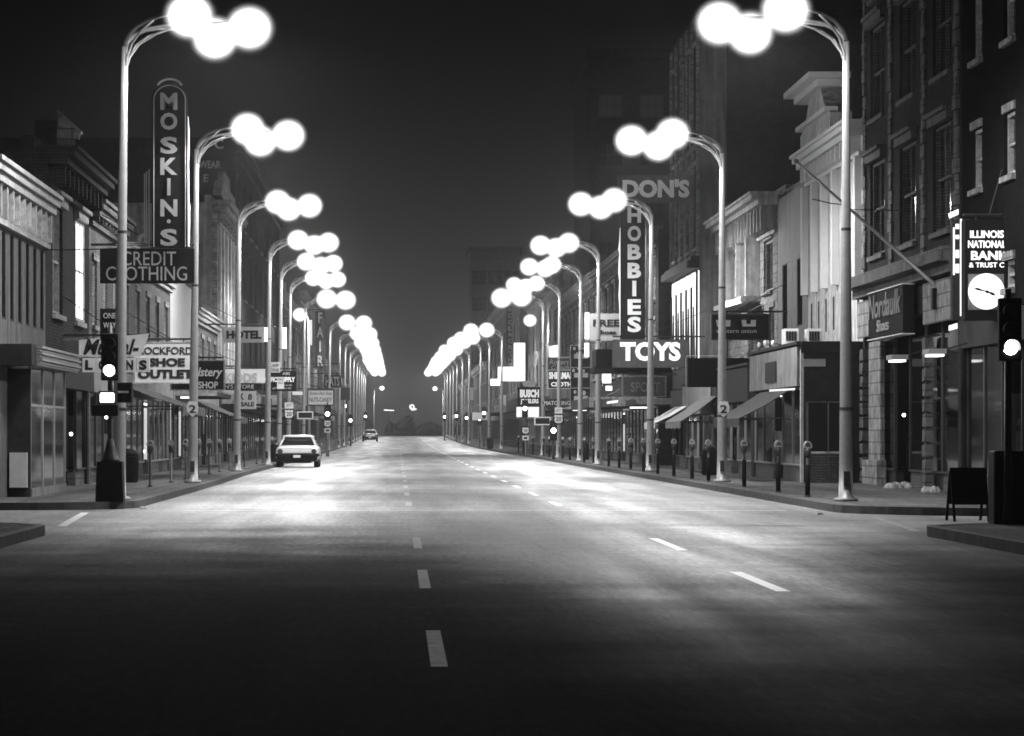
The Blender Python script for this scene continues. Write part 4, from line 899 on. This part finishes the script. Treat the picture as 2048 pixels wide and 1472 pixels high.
# ------------------------------------------------------------------ awnings
def awning(label, side, Z0, Z1, X0, X1, zt, zb, m):
    g = gz(Z0); t = thing('awning', label, 'awning', (X0, (Z0 + Z1) / 2, zt + g)); n = 8
    b = MB()
    for k in range(n + 1):
        Z = Z0 + (Z1 - Z0) * k / n; sag = .04 * math.sin(math.pi * k)
        b.v += [(X0, Z, zt + g), ((X0 + X1) / 2, Z, (zt + zb) / 2 + g - .05), (X1, Z, zb + g), (X1, Z, zb - .22 + g - (.05 if k % 2 else 0))]
        b.v += [(X0, Z, zt + g - .03), ((X0 + X1) / 2, Z, (zt + zb) / 2 + g - .08), (X1 + (.02 if X0 > X1 else -.02), Z, zb + g - .03), (X1 + (.02 if X0 > X1 else -.02), Z, zb - .22 + g)]
    for k in range(n):
        for q in (0, 1, 2, 4, 5, 6): b.f.append((k*8+q, k*8+q+1, (k+1)*8+q+1, (k+1)*8+q))
    for k in (0, n): b.f.append(tuple(k * 8 + q for q in (0, 1, 2, 3, 7, 6, 5, 4)))
    b.build('canvas', m, t)
    b = MB()
    for Z in (Z0 + .05, Z1 - .05): b.tube([(X0, Z, zb + g), (X1, Z, zb + g)], .02, 5); b.tube([(X1, Z, zb + g - .02), (X1, Z, zb + g)], .02, 5)
    b.build('frame', 'darkmetal', t)
awning('pale striped awning below the shoe outlet sign', -1, 108.5, 121, -8.35, -6.55, 3.0, 2.35, 'canvas')
awning('short dark awning under the bright board on the left', -1, 146, 158, -8.35, -6.7, 2.9, 2.2, 'canvas_dark')
awning('pale awning below the nuts and candy sign', -1, 205, 226, -8.3, -6.4, 3.9, 2.9, 'canvas')
awning('wide dark striped awning of the low corner shop', 1, 101.2, 109.5, 11.2, 9.75, 2.78, 1.95, 'canvas_dark')
awning('grey rolled-out awning behind the second right lamp', 1, 124, 131, 11.2, 9.9, 2.85, 1.95, 'canvas')
awning('small white-topped awning beside the third right lamp', 1, 137.2, 143, 11.2, 9.95, 2.6, 1.95, 'white_clean')
awning('high striped awning at the foot of the ornate bay', 1, 126, 131, 12.95, 11.7, 6.1, 5.5, 'canvas')

def canopy(label, side, Z0, Z1, XB, out, zb, th, m, lit=False):
    g = gz(Z0); X0, X1 = side * XB, side * (XB - out); t = thing('canopy', label, 'canopy', (X0, (Z0 + Z1) / 2, zb + g))
    MB().box(X0, X1, Z0, Z1, zb + g, zb + th + g).build('slab', m, t, bevel=.015)
    MB().box(X0, X1 - side * -.02, Z0 - .03, Z0 - .003, zb + g + .02, zb + th + g + .03).build('edge_trim', 'trim', t)
    for k in (.2, .8): MB().tube([(X0, Z0 + (Z1 - Z0) * k, zb + th + 1.0 + g), (X1 - side * -.15, Z0 + (Z1 - Z0) * k, zb + th + g)], .012, 5).build('tie_rod', 'darkmetal', t)
    if lit: MB().box(X0 - side * .3, X0 - side * out * .55, Z0 + .3, Z0 + .4, zb + g - .07, zb + g - .004).build('soffit_tube', 'lit', t)
for a in (('thin black canopy over the ribbed metal shop on the left', -1, 132, 143, XL, 1.7, 2.9, .18, 'dark', True), ('deep dark canopy under the pilastered stone building', -1, 167, 181, XL, 2.0, 2.9, .4, 'black', False),
    ('long black canopy of the tall department building', -1, 186, 202, XL, 2.2, 3.0, .5, 'black', True), ('dark canopy just beyond the nuts sign', -1, 233, 250, XL, 2.2, 3.0, .4, 'dark', False),
    ('pale slab canopy far down the left pavement', -1, 258, 300, XL, 2.4, 3.0, .5, 'grey', True), ('black canopy below the far vertical sign on the left', -1, 310, 350, XL, 2.4, 3.1, .5, 'black', False),
    ('flat dark canopy of the tower block shop', 1, 146, 152.5, 11.3, 1.5, 2.7, .25, 'dark', False), ('black canopy below the sport sign', 1, 156, 170, 11.3, 1.9, 2.7, .4, 'black', True),
    ('dark fascia canopy beside the picture panels', 1, 176, 194, 11.3, 1.8, 2.8, .5, 'dark', False), ('black canopy below the arrow sign', 1, 206, 232, 11.3, 2.0, 2.9, .4, 'black', True),
    ('deep black canopy under the jewelers sign', 1, 254, 290, 11.3, 2.4, 3.2, .9, 'black', False), ('long dark canopy of the variety store', 1, 310, 372, 10.6, 2.2, 3.2, .6, 'dark', False)): canopy(*a)
# ------------------------------------------------------------------ parking meters
def make_meter(sleeve):
    t = thing('parking_meter', 'x', 'parking meter', (0, 0, 0), 'parking meters along both kerbs')
    MB().lathe(0, 0, [(.07, .14), (.07, .17), (.035, .18), (.032, 1.0)], 10).build('post', 'darkmetal', t, smooth=True)
    if sleeve: MB().lathe(0, 0, [(.055, .18), (.055, .82), (.04, .84)], 10).build('sleeve', 'black', t, smooth=True)
    b = MB(); b.lathe(0, 0, [(.04, 1.0), (.06, 1.04), (.075, 1.1), (.078, 1.2)], 12); h = b.build('head', 'darkmetal', t, smooth=True)
    b = MB(); b.prism([(-.09, 1.2)] + [(-.09 * math.cos(R(a)), 1.22 + .13 * math.sin(R(a))) for a in range(0, 181, 20)] + [(.09, 1.2)], lambda p, q: (p[0], q, p[1]), .06, -.06); b.build('dome', 'galv', h)
    b = MB(); b.prism([(-.06, 1.235)] + [(-.06 * math.cos(R(a)), 1.235 + .085 * math.sin(R(a))) for a in range(20, 161, 20)] + [(.06, 1.235)], lambda p, q: (p[0], q, p[1]), -.062, -.068); b.build('dial_window', 'chrome', h)
    return t
mr_, ml_ = make_meter(True), make_meter(False)
RM = [76.5, 82.4, 90.5, 100.9, 106.5, 113.5, 120.5, 127.5, 134.5, 141.5, 148.5, 160, 168, 182, 190, 205, 212, 226, 240, 247]
LM = [91, 99.4, 106.3, 113, 119.5, 126.5, 134, 140.5, 147, 160, 167, 180, 186, 199, 206, 213, 230, 237]
for lst, src, side in ((RM, mr_, 1), (LM, ml_, -1)):
    for i, Z in enumerate(lst):
        o = src if i == 0 else copy_tree(src)
        o.location = (8.85 if side > 0 else -6.35, Z, gz(Z)); o.rotation_euler = (0, 0, R(random.uniform(-6, 6)))
        if Z > 195: o.location.x = (curbR(Z) + .45) if side > 0 else (curbL(Z) - .8)
        o['label'] = '%s parking meter from the corner on the %s pavement' % (ORD[i], 'right' if side > 0 else 'left')

# ------------------------------------------------------------------ traffic signals and posts
def signal(label, x, Z, ylens, litk=2, base='plain', arrowside=False, size=1.0, yb=None):
    X = PX(x, Z); g = gz(Z); zl = PZ(ylens, Z); pitch = .27 * size
    t = thing('traffic_signal', label, 'traffic signal', (X, Z, g), 'traffic signals at the crossings')
    top = zl + pitch * litk + .2 * size; bot = zl - pitch * (2 - litk) - .2 * size
    MB().lathe(X, Z + .22, [(.09, g + .14), (.06, g + .5), (.05, top + .15)], 10).build('pole', 'darkmetal', t, smooth=True)
    if base == 'box':
        b = MB(); b.prism([(-.28, .14), (.28, .14), (.25, .95), (-.25, .95)], lambda p, q: (X + p[0], q, p[1]), Z + .5, Z - .05)
        b.build('pedestal', 'black', t); MB().lathe(X, Z + .22, [(.2, .953), (.17, 1.0), (.09, 1.25), (.06, 1.4)], 12).build('bell_base', 'darkmetal', t, smooth=True)
    b = MB(); b.box(X - .17 * size, X + .17 * size, Z, Z + .17, bot, top); hd = b.build('signal_head', 'black', t, bevel=.02)
    for k in range(3):
        zc = zl + pitch * (litk - k); on = k == litk
        b = MB(); b.ball((X, Z - .01, zc), .11 * size, .03, .11 * size, 14, 8); b.build('lens', 'lens' if on else 'dark', hd, smooth=True)
        b = MB(); n_ = 10
        for q in range(n_ + 1):
            a = R(-20 + 220 * q / n_)
            for yy in (0, -.2): 
                for rr_ in (.125, .118): b.v.append((X + rr_ * size * math.cos(a), Z + yy, zc + rr_ * size * math.sin(a)))
        for q in range(n_):
            i = q * 4
            for c0, c1 in ((0, 1), (1, 3), (3, 2), (2, 0)): b.f.append((i + c0, i + c1, i + 4 + c1, i + 4 + c0))
        b.build('visor', 'black', hd)
    return t
t = signal('black pedestal traffic signal with white lit lens on the left corner', 219, 70.7, 741, 2, 'box')
X = PX(216, 70.6)
b = MB(); b.box(X - .17, X + .17, 70.4, 70.6, PZ(808, 70.6), PZ(782, 70.6)); b.build('walk_box', 'black', t)
b = MB(); b.box(X - .13, X + .13, 70.36, 70.397, PZ(804, 70.6), PZ(787, 70.6)); b.build('walk_light', 'lens', t)
b = MB(); b.box(X + .19, X + .48, 70.5, 71.0, PZ(805, 70.6), PZ(765, 70.6)); hd2 = b.build('side_head', 'black', t, bevel=.02)
b = MB(); b.box(X + .22, X + .42, 70.45, 70.397, PZ(786, 70.6), PZ(782, 70.6)); b.build('louvre_gap', 'sign_grey', hd2)
b = MB(); b.box(X - .35, X + .18, 70.8, 71.2, PZ(832, 70.6), PZ(809, 70.6)); b.build('control_box', 'black', t, bevel=.03)
sign('street_sign', 'dark square ONE WAY sign above the left corner signal', 200, 617, 240, 680, 73.9, 'sign_black', [('ONE', 207, 626, 232, 637, 'letter_grey', 0), ('WAY', 207, 645, 232, 656, 'letter_grey', 0)], thick=.04)
signal('black near signal head on the right corner with glowing bottom lens', 2021, 53, 695, 2)
Z = 53
b = MB(); b.box(PX(1996, Z), PX(2060, Z), Z + .35, Z + .9, .12, 1.25); tag(b.build('control_cabinet', 'black', bevel=.03), 'black control cabinet at the foot of the right corner signal', 'cabinet')
for x, y, Z, lb in ((655, 828, 212, 'signal beside the left route shield'), (731, 833, 430, 'signal beside the far parked car'), (701, 841, 330, 'lower far signal on the left pavement'),
    (690, 812, 345, 'upper far signal on the left'), (889, 834, 430, 'farthest signal on the right'), (913, 832, 400, 'second farthest signal on the right'), (933, 836, 370, 'mid-distance signal on the right'),
    (959, 838, 325, 'signal beside the pale street board'), (968, 826, 320, 'higher signal by the pale street board'), (1107, 861, 190, 'signal beside the right route shield'), (1050, 817, 225, 'signal in front of the jewelers sign')):
    signal(lb, x, Z, y, 1, size=1.15)
def shield(x, y, Z, txt, w_, h_, parent, kind='us', m='white_clean', name='route_shield'):
    s_ = Z / F; X, zc = PX(x, Z), PZ(y, Z)
    if kind == 'us': poly = [(-1, .75), (-.75, 1), (-.3, .85), (0, 1), (.3, .85), (.75, 1), (1, .75), (.85, .3), (1, -.3), (.7, -.85), (0, -1), (-.7, -.85), (-1, -.3), (-.85, .3)]
    elif kind == 'badge': poly = [(-.7, .95), (.7, .95), (1, .3), (.95, -.3), (.3, -.85), (0, -1), (-.3, -.85), (-.95, -.3), (-1, .3)]
    else: poly = [(-1, 1), (1, 1), (1, -1), (-1, -1)]
    if kind == 'us': MB().box(X - (w_/2 + 2) * s_, X + (w_/2 + 2) * s_, Z - .02, Z - .003, zc - (h_/2 + 2) * s_, zc + (h_/2 + 2) * s_).build('backing_plate', 'black', parent)
    b = MB(); b.prism([(X + px * w_ / 2 * s_, zc + py * h_ / 2 * s_) for px, py in poly][::-1], lambda p, q: (p[0], q, p[1]), Z - .023, Z - .04); o = b.build(name, m, parent)
    if txt: lettering(txt, X, zc, w_ * .62 * s_, h_ * .5 * s_, Z - .043, 'letter_black', o, .02, thick=.008)
    return o
def route_post(label, x, Z, items, post=True):
    t = thing('route_sign', label, 'road sign', (PX(x, Z), Z, gz(Z)), 'route shields by the kerb')
    ytop = min(i[1] - i[4] / 2 for i in items)
    if post: MB().tube([(PX(x, Z), Z + .03, gz(Z) + .14), (PX(x, Z), Z + .03, PZ(ytop, Z))], .03, 8).build('post', 'galv', t)
    for (txt, y, w_, kind, h_) in items: shield(x, y, Z, txt, w_, h_, t, kind)
    return t
route_post('round badge with number 2 on the second left lamp', 385, 98.3, [('2', 818, 23, 'badge', 32)], False)
route_post('round badge with number 2 on the second right lamp', 1447, 99.7, [('2', 818, 23, 'badge', 32)], False)
route_post('JCT US 20 shield on the left pavement near the parked car', 578, 186, [('JCT', 811, 17, 'sq', 12), ('20', 828, 17, 'us', 17)])
route_post('far US 20 shield with double arrow on the left', 655, 211, [('20', 847, 13, 'us', 12), ('-', 861, 12, 'sq', 8)])
route_post('JCT US 20 shield in front of the fifth right lamp', 1117, 190, [('JCT', 821, 15, 'sq', 12), ('20', 838, 17, 'us', 17)])
route_post('US 20 shield with arrow plate under the jewelers sign', 1051, 224, [('20', 861, 13, 'us', 12), ('-', 876, 12, 'sq', 9)])
sign('street_sign', 'pale ONE WAY arrow sign in front of the office supply sign', 554, 754, 568, 778, 165, 'sign_pale', [('ONE', 556, 757, 566, 761, 'letter_black'), ('WAY', 556, 764, 566, 768, 'letter_black')], thick=.03)
sign('street_sign', 'dark two-line street name board right of the left shield', 597, 825, 624, 836, 200, 'sign_black', trim='sign_grey', thick=.04)
sign('street_sign', 'dark two-line street name board left of the right shield', 1071, 836, 1099, 848, 200, 'sign_black', trim='sign_grey', thick=.04)

# neon signs beyond the crest
Z = 690
t = thing('neon_sign', 'tiny looped neon sign glowing beyond the crest', 'neon sign', (PX(826, Z), Z, gz(Z))); b = MB()
b.tube([(PX(824 + 4 * math.cos(R(a)), Z), Z, PZ(814 + 4 * math.sin(R(a)), Z)) for a in range(0, 361, 30)], .14, 6)
b.tube([(PX(px, Z), Z, PZ(py, Z)) for px, py in ((820, 811), (824, 820), (829, 819), (833, 818))], .14, 6); b.build('neon_tube', 'neon', t)
MB().tube([(PX(826, Z), Z + .2, gz(Z)), (PX(826, Z), Z + .2, PZ(820, Z))], .1, 6).build('post', 'darkmetal', t)
t = thing('neon_sign', 'thin streak-like neon bar glowing beyond the crest', 'neon sign', (PX(778, Z), Z, gz(Z)))
MB().tube([(PX(768, Z), Z, PZ(820, Z)), (PX(788, Z), Z, PZ(821, Z))], .07, 6).build('neon_tube', 'lit', t); MB().tube([(PX(778, Z), Z + .2, gz(Z)), (PX(778, Z), Z + .2, PZ(820, Z))], .1, 6).build('post', 'darkmetal', t)

# ------------------------------------------------------------------ small street things
def trash_can(label, X, Z):
    t = thing('trash_can', label, 'trash can', (X, Z, .14), 'dark litter bins on the pavements'); g = gz(Z)
    MB().lathe(X, Z, [(.22, g + .15), (.26, g + .2), (.28, g + .85), (.29, g + .88)], 12).build('body', 'black', t, smooth=True)
    MB().lathe(X, Z, [(.29, g + .883), (.25, g + .98), (.12, g + 1.08), (.02, g + 1.1)], 12).build('lid', 'black', t, smooth=True)
trash_can('dark litter bin in front of the shoe shop on the left', -7.5, 99); trash_can('dark litter bin behind the parked car', -5.9, 172)
trash_can('dark litter bin at the foot of a far right lamp', PX(979, 290), 288); trash_can('dark litter bin under the low corner shop awning', 10.3, 117); trash_can('dark litter bin below the picture panels', PX(1168, 185), 185)
b = MB(); b.box(PX(200, 72), PX(246, 72), 0, 0, 0, 0)
# sandwich board at the near right corner
Z = 55.4; X0, X1 = PX(1899, Z), PX(1972, Z)
t = thing('sandwich_board', 'black folding sandwich board standing on the near right corner', 'sandwich board', ((X0 + X1) / 2, Z, .14))
def slab(b, x0, x1, ya, za, yb, zb, th): b.prism([(ya, za), (ya + th, za), (yb + th, zb), (yb, zb)], lambda p, q: (q, p[0], p[1]), x0, x1)
b = MB(); slab(b, X0, X1, Z - .28, .4, Z - .04, .93, .03); b.build('front_panel', 'black', t)
b = MB(); slab(b, X0, X1, Z + .28, .4, Z + .04, .93, .03); b.build('back_panel', 'black', t)
for xx in (X0, X1 - .04):
    for sg in (-1, 1): b = MB(); slab(b, xx, xx + .04, Z + sg * .4, .14, Z + sg * .28, .398, .035); b.build('leg', 'black', t)
MB().tube([(X0, Z, .95), (X1, Z, .95)], .03, 6).build('hinge', 'darkmetal', t)
# flagpole, slanted over the right pavement
t = thing('flagpole', 'bare slanted flagpole fixed to the quoined building', 'flagpole', (13, 84.3, PZ(580, 84.3)))
Z0, Z1 = 84.3, 88.5
p0 = Vector((12.98, Z0, PZ(585, Z0))); p1 = Vector((PX(1592, Z1), Z1, PZ(322, Z1)))
MB().tube([p0, p0.lerp(p1, .5), p1], [.055, .045, .028], 8).build('pole', 'galv', t, smooth=True)
MB().ball(tuple(p1), .06, seg=8, rings=6).build('finial', 'galv', t)
MB().box(12.7, 12.998, Z0 - .15, Z0 + .15, PZ(585, Z0) - .4, PZ(585, Z0) + .1).build('bracket', 'black', t)
q = p0.lerp(p1, .62); MB().tube([q, (13, Z0 + 4, q.z + .05)], .012, 5).build('stay', 'darkmetal', t)
# snow heaps
for (x, y, wx, lb) in ((1797, 976, 24, 'long low heap of old snow at the quoined building'), (1861, 984, 16, 'small lumpy snow heap by the bank doorway'), (1640, 1029, 5, 'tiny snow lump on the right kerb'), (286, 1018, 6, 'tiny snow lump on the left corner kerb')):
    zb_ = 0 if y > 1000 else .15; Z = F * (1.5 - zb_) / (y - VY); b = MB(); sx = wx * Z / F
    for k in range(9): b.ball((PX(x, Z) + sx * (k / 4 - 1) * .8, Z + random.uniform(-.5, .5) * sx, zb_), sx * .4, min(.3, sx), min(.8 * sx, .11 + .05 * random.random()), 8, 6)
    b.rough(min(.02, sx * .15), 4); tag(b.build('snow_heap', 'snow', smooth=True), lb, 'snow heap', 'heaps of old snow')
# iron rack at the corner shop, and overhead wires
Z = 98.3; b = MB()
for x in (1662, 1676, 1690): b.tube([(PX(x, Z), Z, .14), (PX(x - 3, Z), Z + .1, .85)], .018, 5)
b.tube([(PX(1659, Z), Z + .1, .85), (PX(1689, Z), Z + .1, .85)], .018, 5); tag(b.build('bicycle_rack', 'darkmetal'), 'low dark iron rack against the corner shop wall', 'rack')
for (x0, y0, x1, y1, Z, lb) in ((388, 406, -40, 396, 98.6, 'thin wire from the second left lamp towards the buildings'), (0, 497, 250, 497, 84, 'thin wire crossing behind the tall clothing sign'), (1620, 400, 1450, 1, 99, ''), (1700, 410, 1625, 398, 88, 'short dark wire beside the flagpole')):
    if not lb: continue
    tag(MB().tube([(PX(x0, Z), Z, PZ(y0, Z)), (PX((x0 + x1) / 2, Z), Z, PZ((y0 + y1) / 2 + 3, Z)), (PX(x1, Z), Z, PZ(y1, Z))], .014, 5).build('overhead_wire', 'black'), lb, 'wire', 'thin overhead wires')

# ------------------------------------------------------------------ cars
def car(label, X, Z, paint, roofm, rot=0):
    g = gz(Z); t = thing('parked_car', label, 'car', (X, Z, g), 'cars parked along the left kerb')
    # body loft: stations along length y (0 = rear bumper), outline (half width, z)
    def sec(y, w, zb, zt, crown, tuck):
        return [(-w + tuck, zb), (-w, zb + .18), (-w, zt - .22), (-w + .04, zt - .1), (-w + .14, zt), (-w * .5, zt + crown * .8), (0, zt + crown), (w * .5, zt + crown * .8), (w - .14, zt), (w - .04, zt - .1), (w, zt - .22), (w, zb + .18), (w - tuck, zb)], y
    st = [sec(0.05, .86, .42, .86, .0, .1), sec(.0, .92, .38, .88, .02, .1), sec(.35, .97, .3, .93, .02, .08), sec(1.2, .99, .26, .97, .03, .08), sec(2.4, .99, .26, .98, .03, .08), sec(3.6, .98, .26, .97, .03, .08), sec(4.6, .96, .28, .93, .03, .08), sec(5.15, .92, .34, .86, .02, .1), sec(5.25, .84, .4, .8, .0, .1)]
    st = [st[1]] + st[2:]
    b = MB(); n = 13
    for s_, y in st:
        for (x, z) in s_: b.v.append((x, y, z))
    for k in range(len(st) - 1):
        for q in range(n): b.f.append((k*n+q, k*n+(q+1) % n, (k+1)*n+(q+1) % n, (k+1)*n+q))
    b.f.append(tuple(range(n))[::-1]); b.f.append(tuple(range((len(st)-1)*n, len(st)*n)))
    def put(b, name, m, par=t, smooth=False, bevel=0):
        b.v = [(x + X, y + Z, z + g) for x, y, z in b.v]; return b.build(name, m, par, smooth, bevel)
    put(b, 'body', paint, bevel=.015)
    # greenhouse: pillars and roof, with inset glass
    lo = [(-.80, 1.15), (.80, 1.15), (.82, 3.75), (-.82, 3.75)]; hi = [(-.62, 1.75), (.62, 1.75), (.64, 3.05), (-.64, 3.05)]
    b = MB(); 
    for k in range(4):
        b.tube([(lo[k][0], lo[k][1], .97), (hi[k][0], hi[k][1], 1.36)], .04, 6)
    for s_ in (-1, 1): b.tube([(s_ * .81, 2.45, .97), (s_ * .64, 2.4, 1.36)], .03, 6)
    put(b, 'pillars', roofm)
    b = MB()
    for (sc_, z) in ((1.0, 1.34), (1.04, 1.38), (1.0, 1.42), (.8, 1.455), (.4, 1.465)):
        cy = 2.4
        for (x, y) in [(-.66, 1.72), (-.3, 1.64), (.3, 1.64), (.66, 1.72), (.7, 2.0), (.7, 2.8), (.66, 3.1), (.3, 3.16), (-.3, 3.16), (-.66, 3.1), (-.7, 2.8), (-.7, 2.0)]: b.v.append((x * sc_, cy + (y - cy) * sc_, z))
    for k in range(4):
        for q in range(12): b.f.append((k*12+q, k*12+(q+1) % 12, (k+1)*12+(q+1) % 12, (k+1)*12+q))
    b.f.append(tuple(range(48, 60))); b.f.append(tuple(range(12))[::-1]); put(b, 'roof', roofm, smooth=True)
    def pane(name, pts):
        b = MB(); b.v = pts + [(x * .97, y, z - .015) for x, y, z in pts]; b.f = [(0, 1, 2, 3), (7, 6, 5, 4), (0, 4, 5, 1), (1, 5, 6, 2), (2, 6, 7, 3), (3, 7, 4, 0)]; put(b, name, 'pane')
    pane('rear_window', [(-.76, 1.18, .98), (.76, 1.18, .98), (.6, 1.74, 1.34), (-.6, 1.74, 1.34)])
    pane('windscreen', [(.78, 3.72, .98), (-.78, 3.72, .98), (-.62, 3.07, 1.34), (.62, 3.07, 1.34)])
    for s_ in (-1, 1):
        pane('side_window', [(s_ * .8, 1.3, .98), (s_ * .8, 2.4, .98), (s_ * .64, 2.36, 1.34), (s_ * .63, 1.86, 1.34)])
        pane('side_window', [(s_ * .8, 2.5, .98), (s_ * .82, 3.6, .98), (s_ * .64, 3.02, 1.34), (s_ * .64, 2.42, 1.34)])
    b = MB(); b.box(-.60, .60, -.03, .0, .65, .79); put(b, 'tail_panel', 'white_clean', bevel=.01)
    b = MB(); b.prism([(-.93, .60), (.93, .60), (.90, .34), (.8, .28), (-.8, .28), (-.90, .34)], lambda p, q: (p[0], q, p[1]), .3, -.02); put(b, 'rear_valance', 'black')
    b = MB(); b.tube([(-.95, .25, .56), (-.9, -.08, .56), (-.4, -.14, .56), (.4, -.14, .56), (.9, -.08, .56), (.95, .25, .56)], .075, 8); put(b, 'rear_bumper', 'black', smooth=True)
    b = MB(); b.tube([(-.95, 5.0, .5), (-.88, 5.33, .5), (.88, 5.33, .5), (.95, 5.0, .5)], .075, 8); put(b, 'front_bumper', 'chrome', smooth=True)
    for s_ in (-1, 1):
        b = MB(); b.tube([(s_ * .76, -.05, .72), (s_ * .76, .05, .72)], .105, 16); l = put(b, 'tail_light', 'redlens')
        b = MB(); b.tube([(s_ * .76, -.045, .72), (s_ * .76, .03, .72)], .125, 16); put(b, 'light_ring', 'chrome', l)
        b = MB(); b.tube([(s_ * .93, 3.5, 1.0), (s_ * 1.03, 3.5, 1.05)], .02, 6); b.ball((s_ * 1.05, 3.5, 1.07), .08, .05, .06, 8, 6); put(b, 'mirror', 'chrome')
        for y in (1.05, 4.25):
            b = MB(); b.tube([(s_ * .74, y, .33), (s_ * .95, y, .33)], .335, 20); w_ = put(b, 'wheel', 'rubber')
            b = MB(); b.tube([(s_ * .94, y, .33), (s_ * .965, y, .33)], .19, 16); put(b, 'hubcap', 'chrome', w_)
    b = MB(); b.box(-.16, .16, -.235, -.222, .44, .56); put(b, 'number_plate', 'sign_pale')
    b = MB()
    for x in (-.35, .3): b.tube([(x, .1, .27), (x, -.05, .25)], .03, 6)
    b.box(-.6, .6, .3, 4.8, .2, .28); put(b, 'underbody', 'black')
    return t
car('light sedan parked at the left kerb beyond the fourth lamp', -4.5, 158.7, 'car_paint', 'car_white')
car('small far dark sedan with white roof near the crest', PX(740, 434), 434, 'car_dark', 'car_white')

# ------------------------------------------------------------------ haze
b = MB(); b.box(-395, 395, -60, 1200, -16, 60); hz = b.build('haze', M['dark'])
hm = bpy.data.materials.new('haze'); hm.use_nodes = True; n = hm.node_tree.nodes; n.clear()
o = n.new('ShaderNodeOutputMaterial'); v = n.new('ShaderNodeVolumePrincipled')
v.inputs['Color'].default_value = (.9, .9, .9, 1); v.inputs['Density'].default_value = HAZE; v.inputs['Anisotropy'].default_value = .7
hm.node_tree.links.new(v.outputs[0], o.inputs['Volume']); hz.data.materials.clear(); hz.data.materials.append(hm)
hz['kind'] = 'stuff'; hz['label'] = 'thin night haze filling the street around the lamps'; hz['category'] = 'haze'
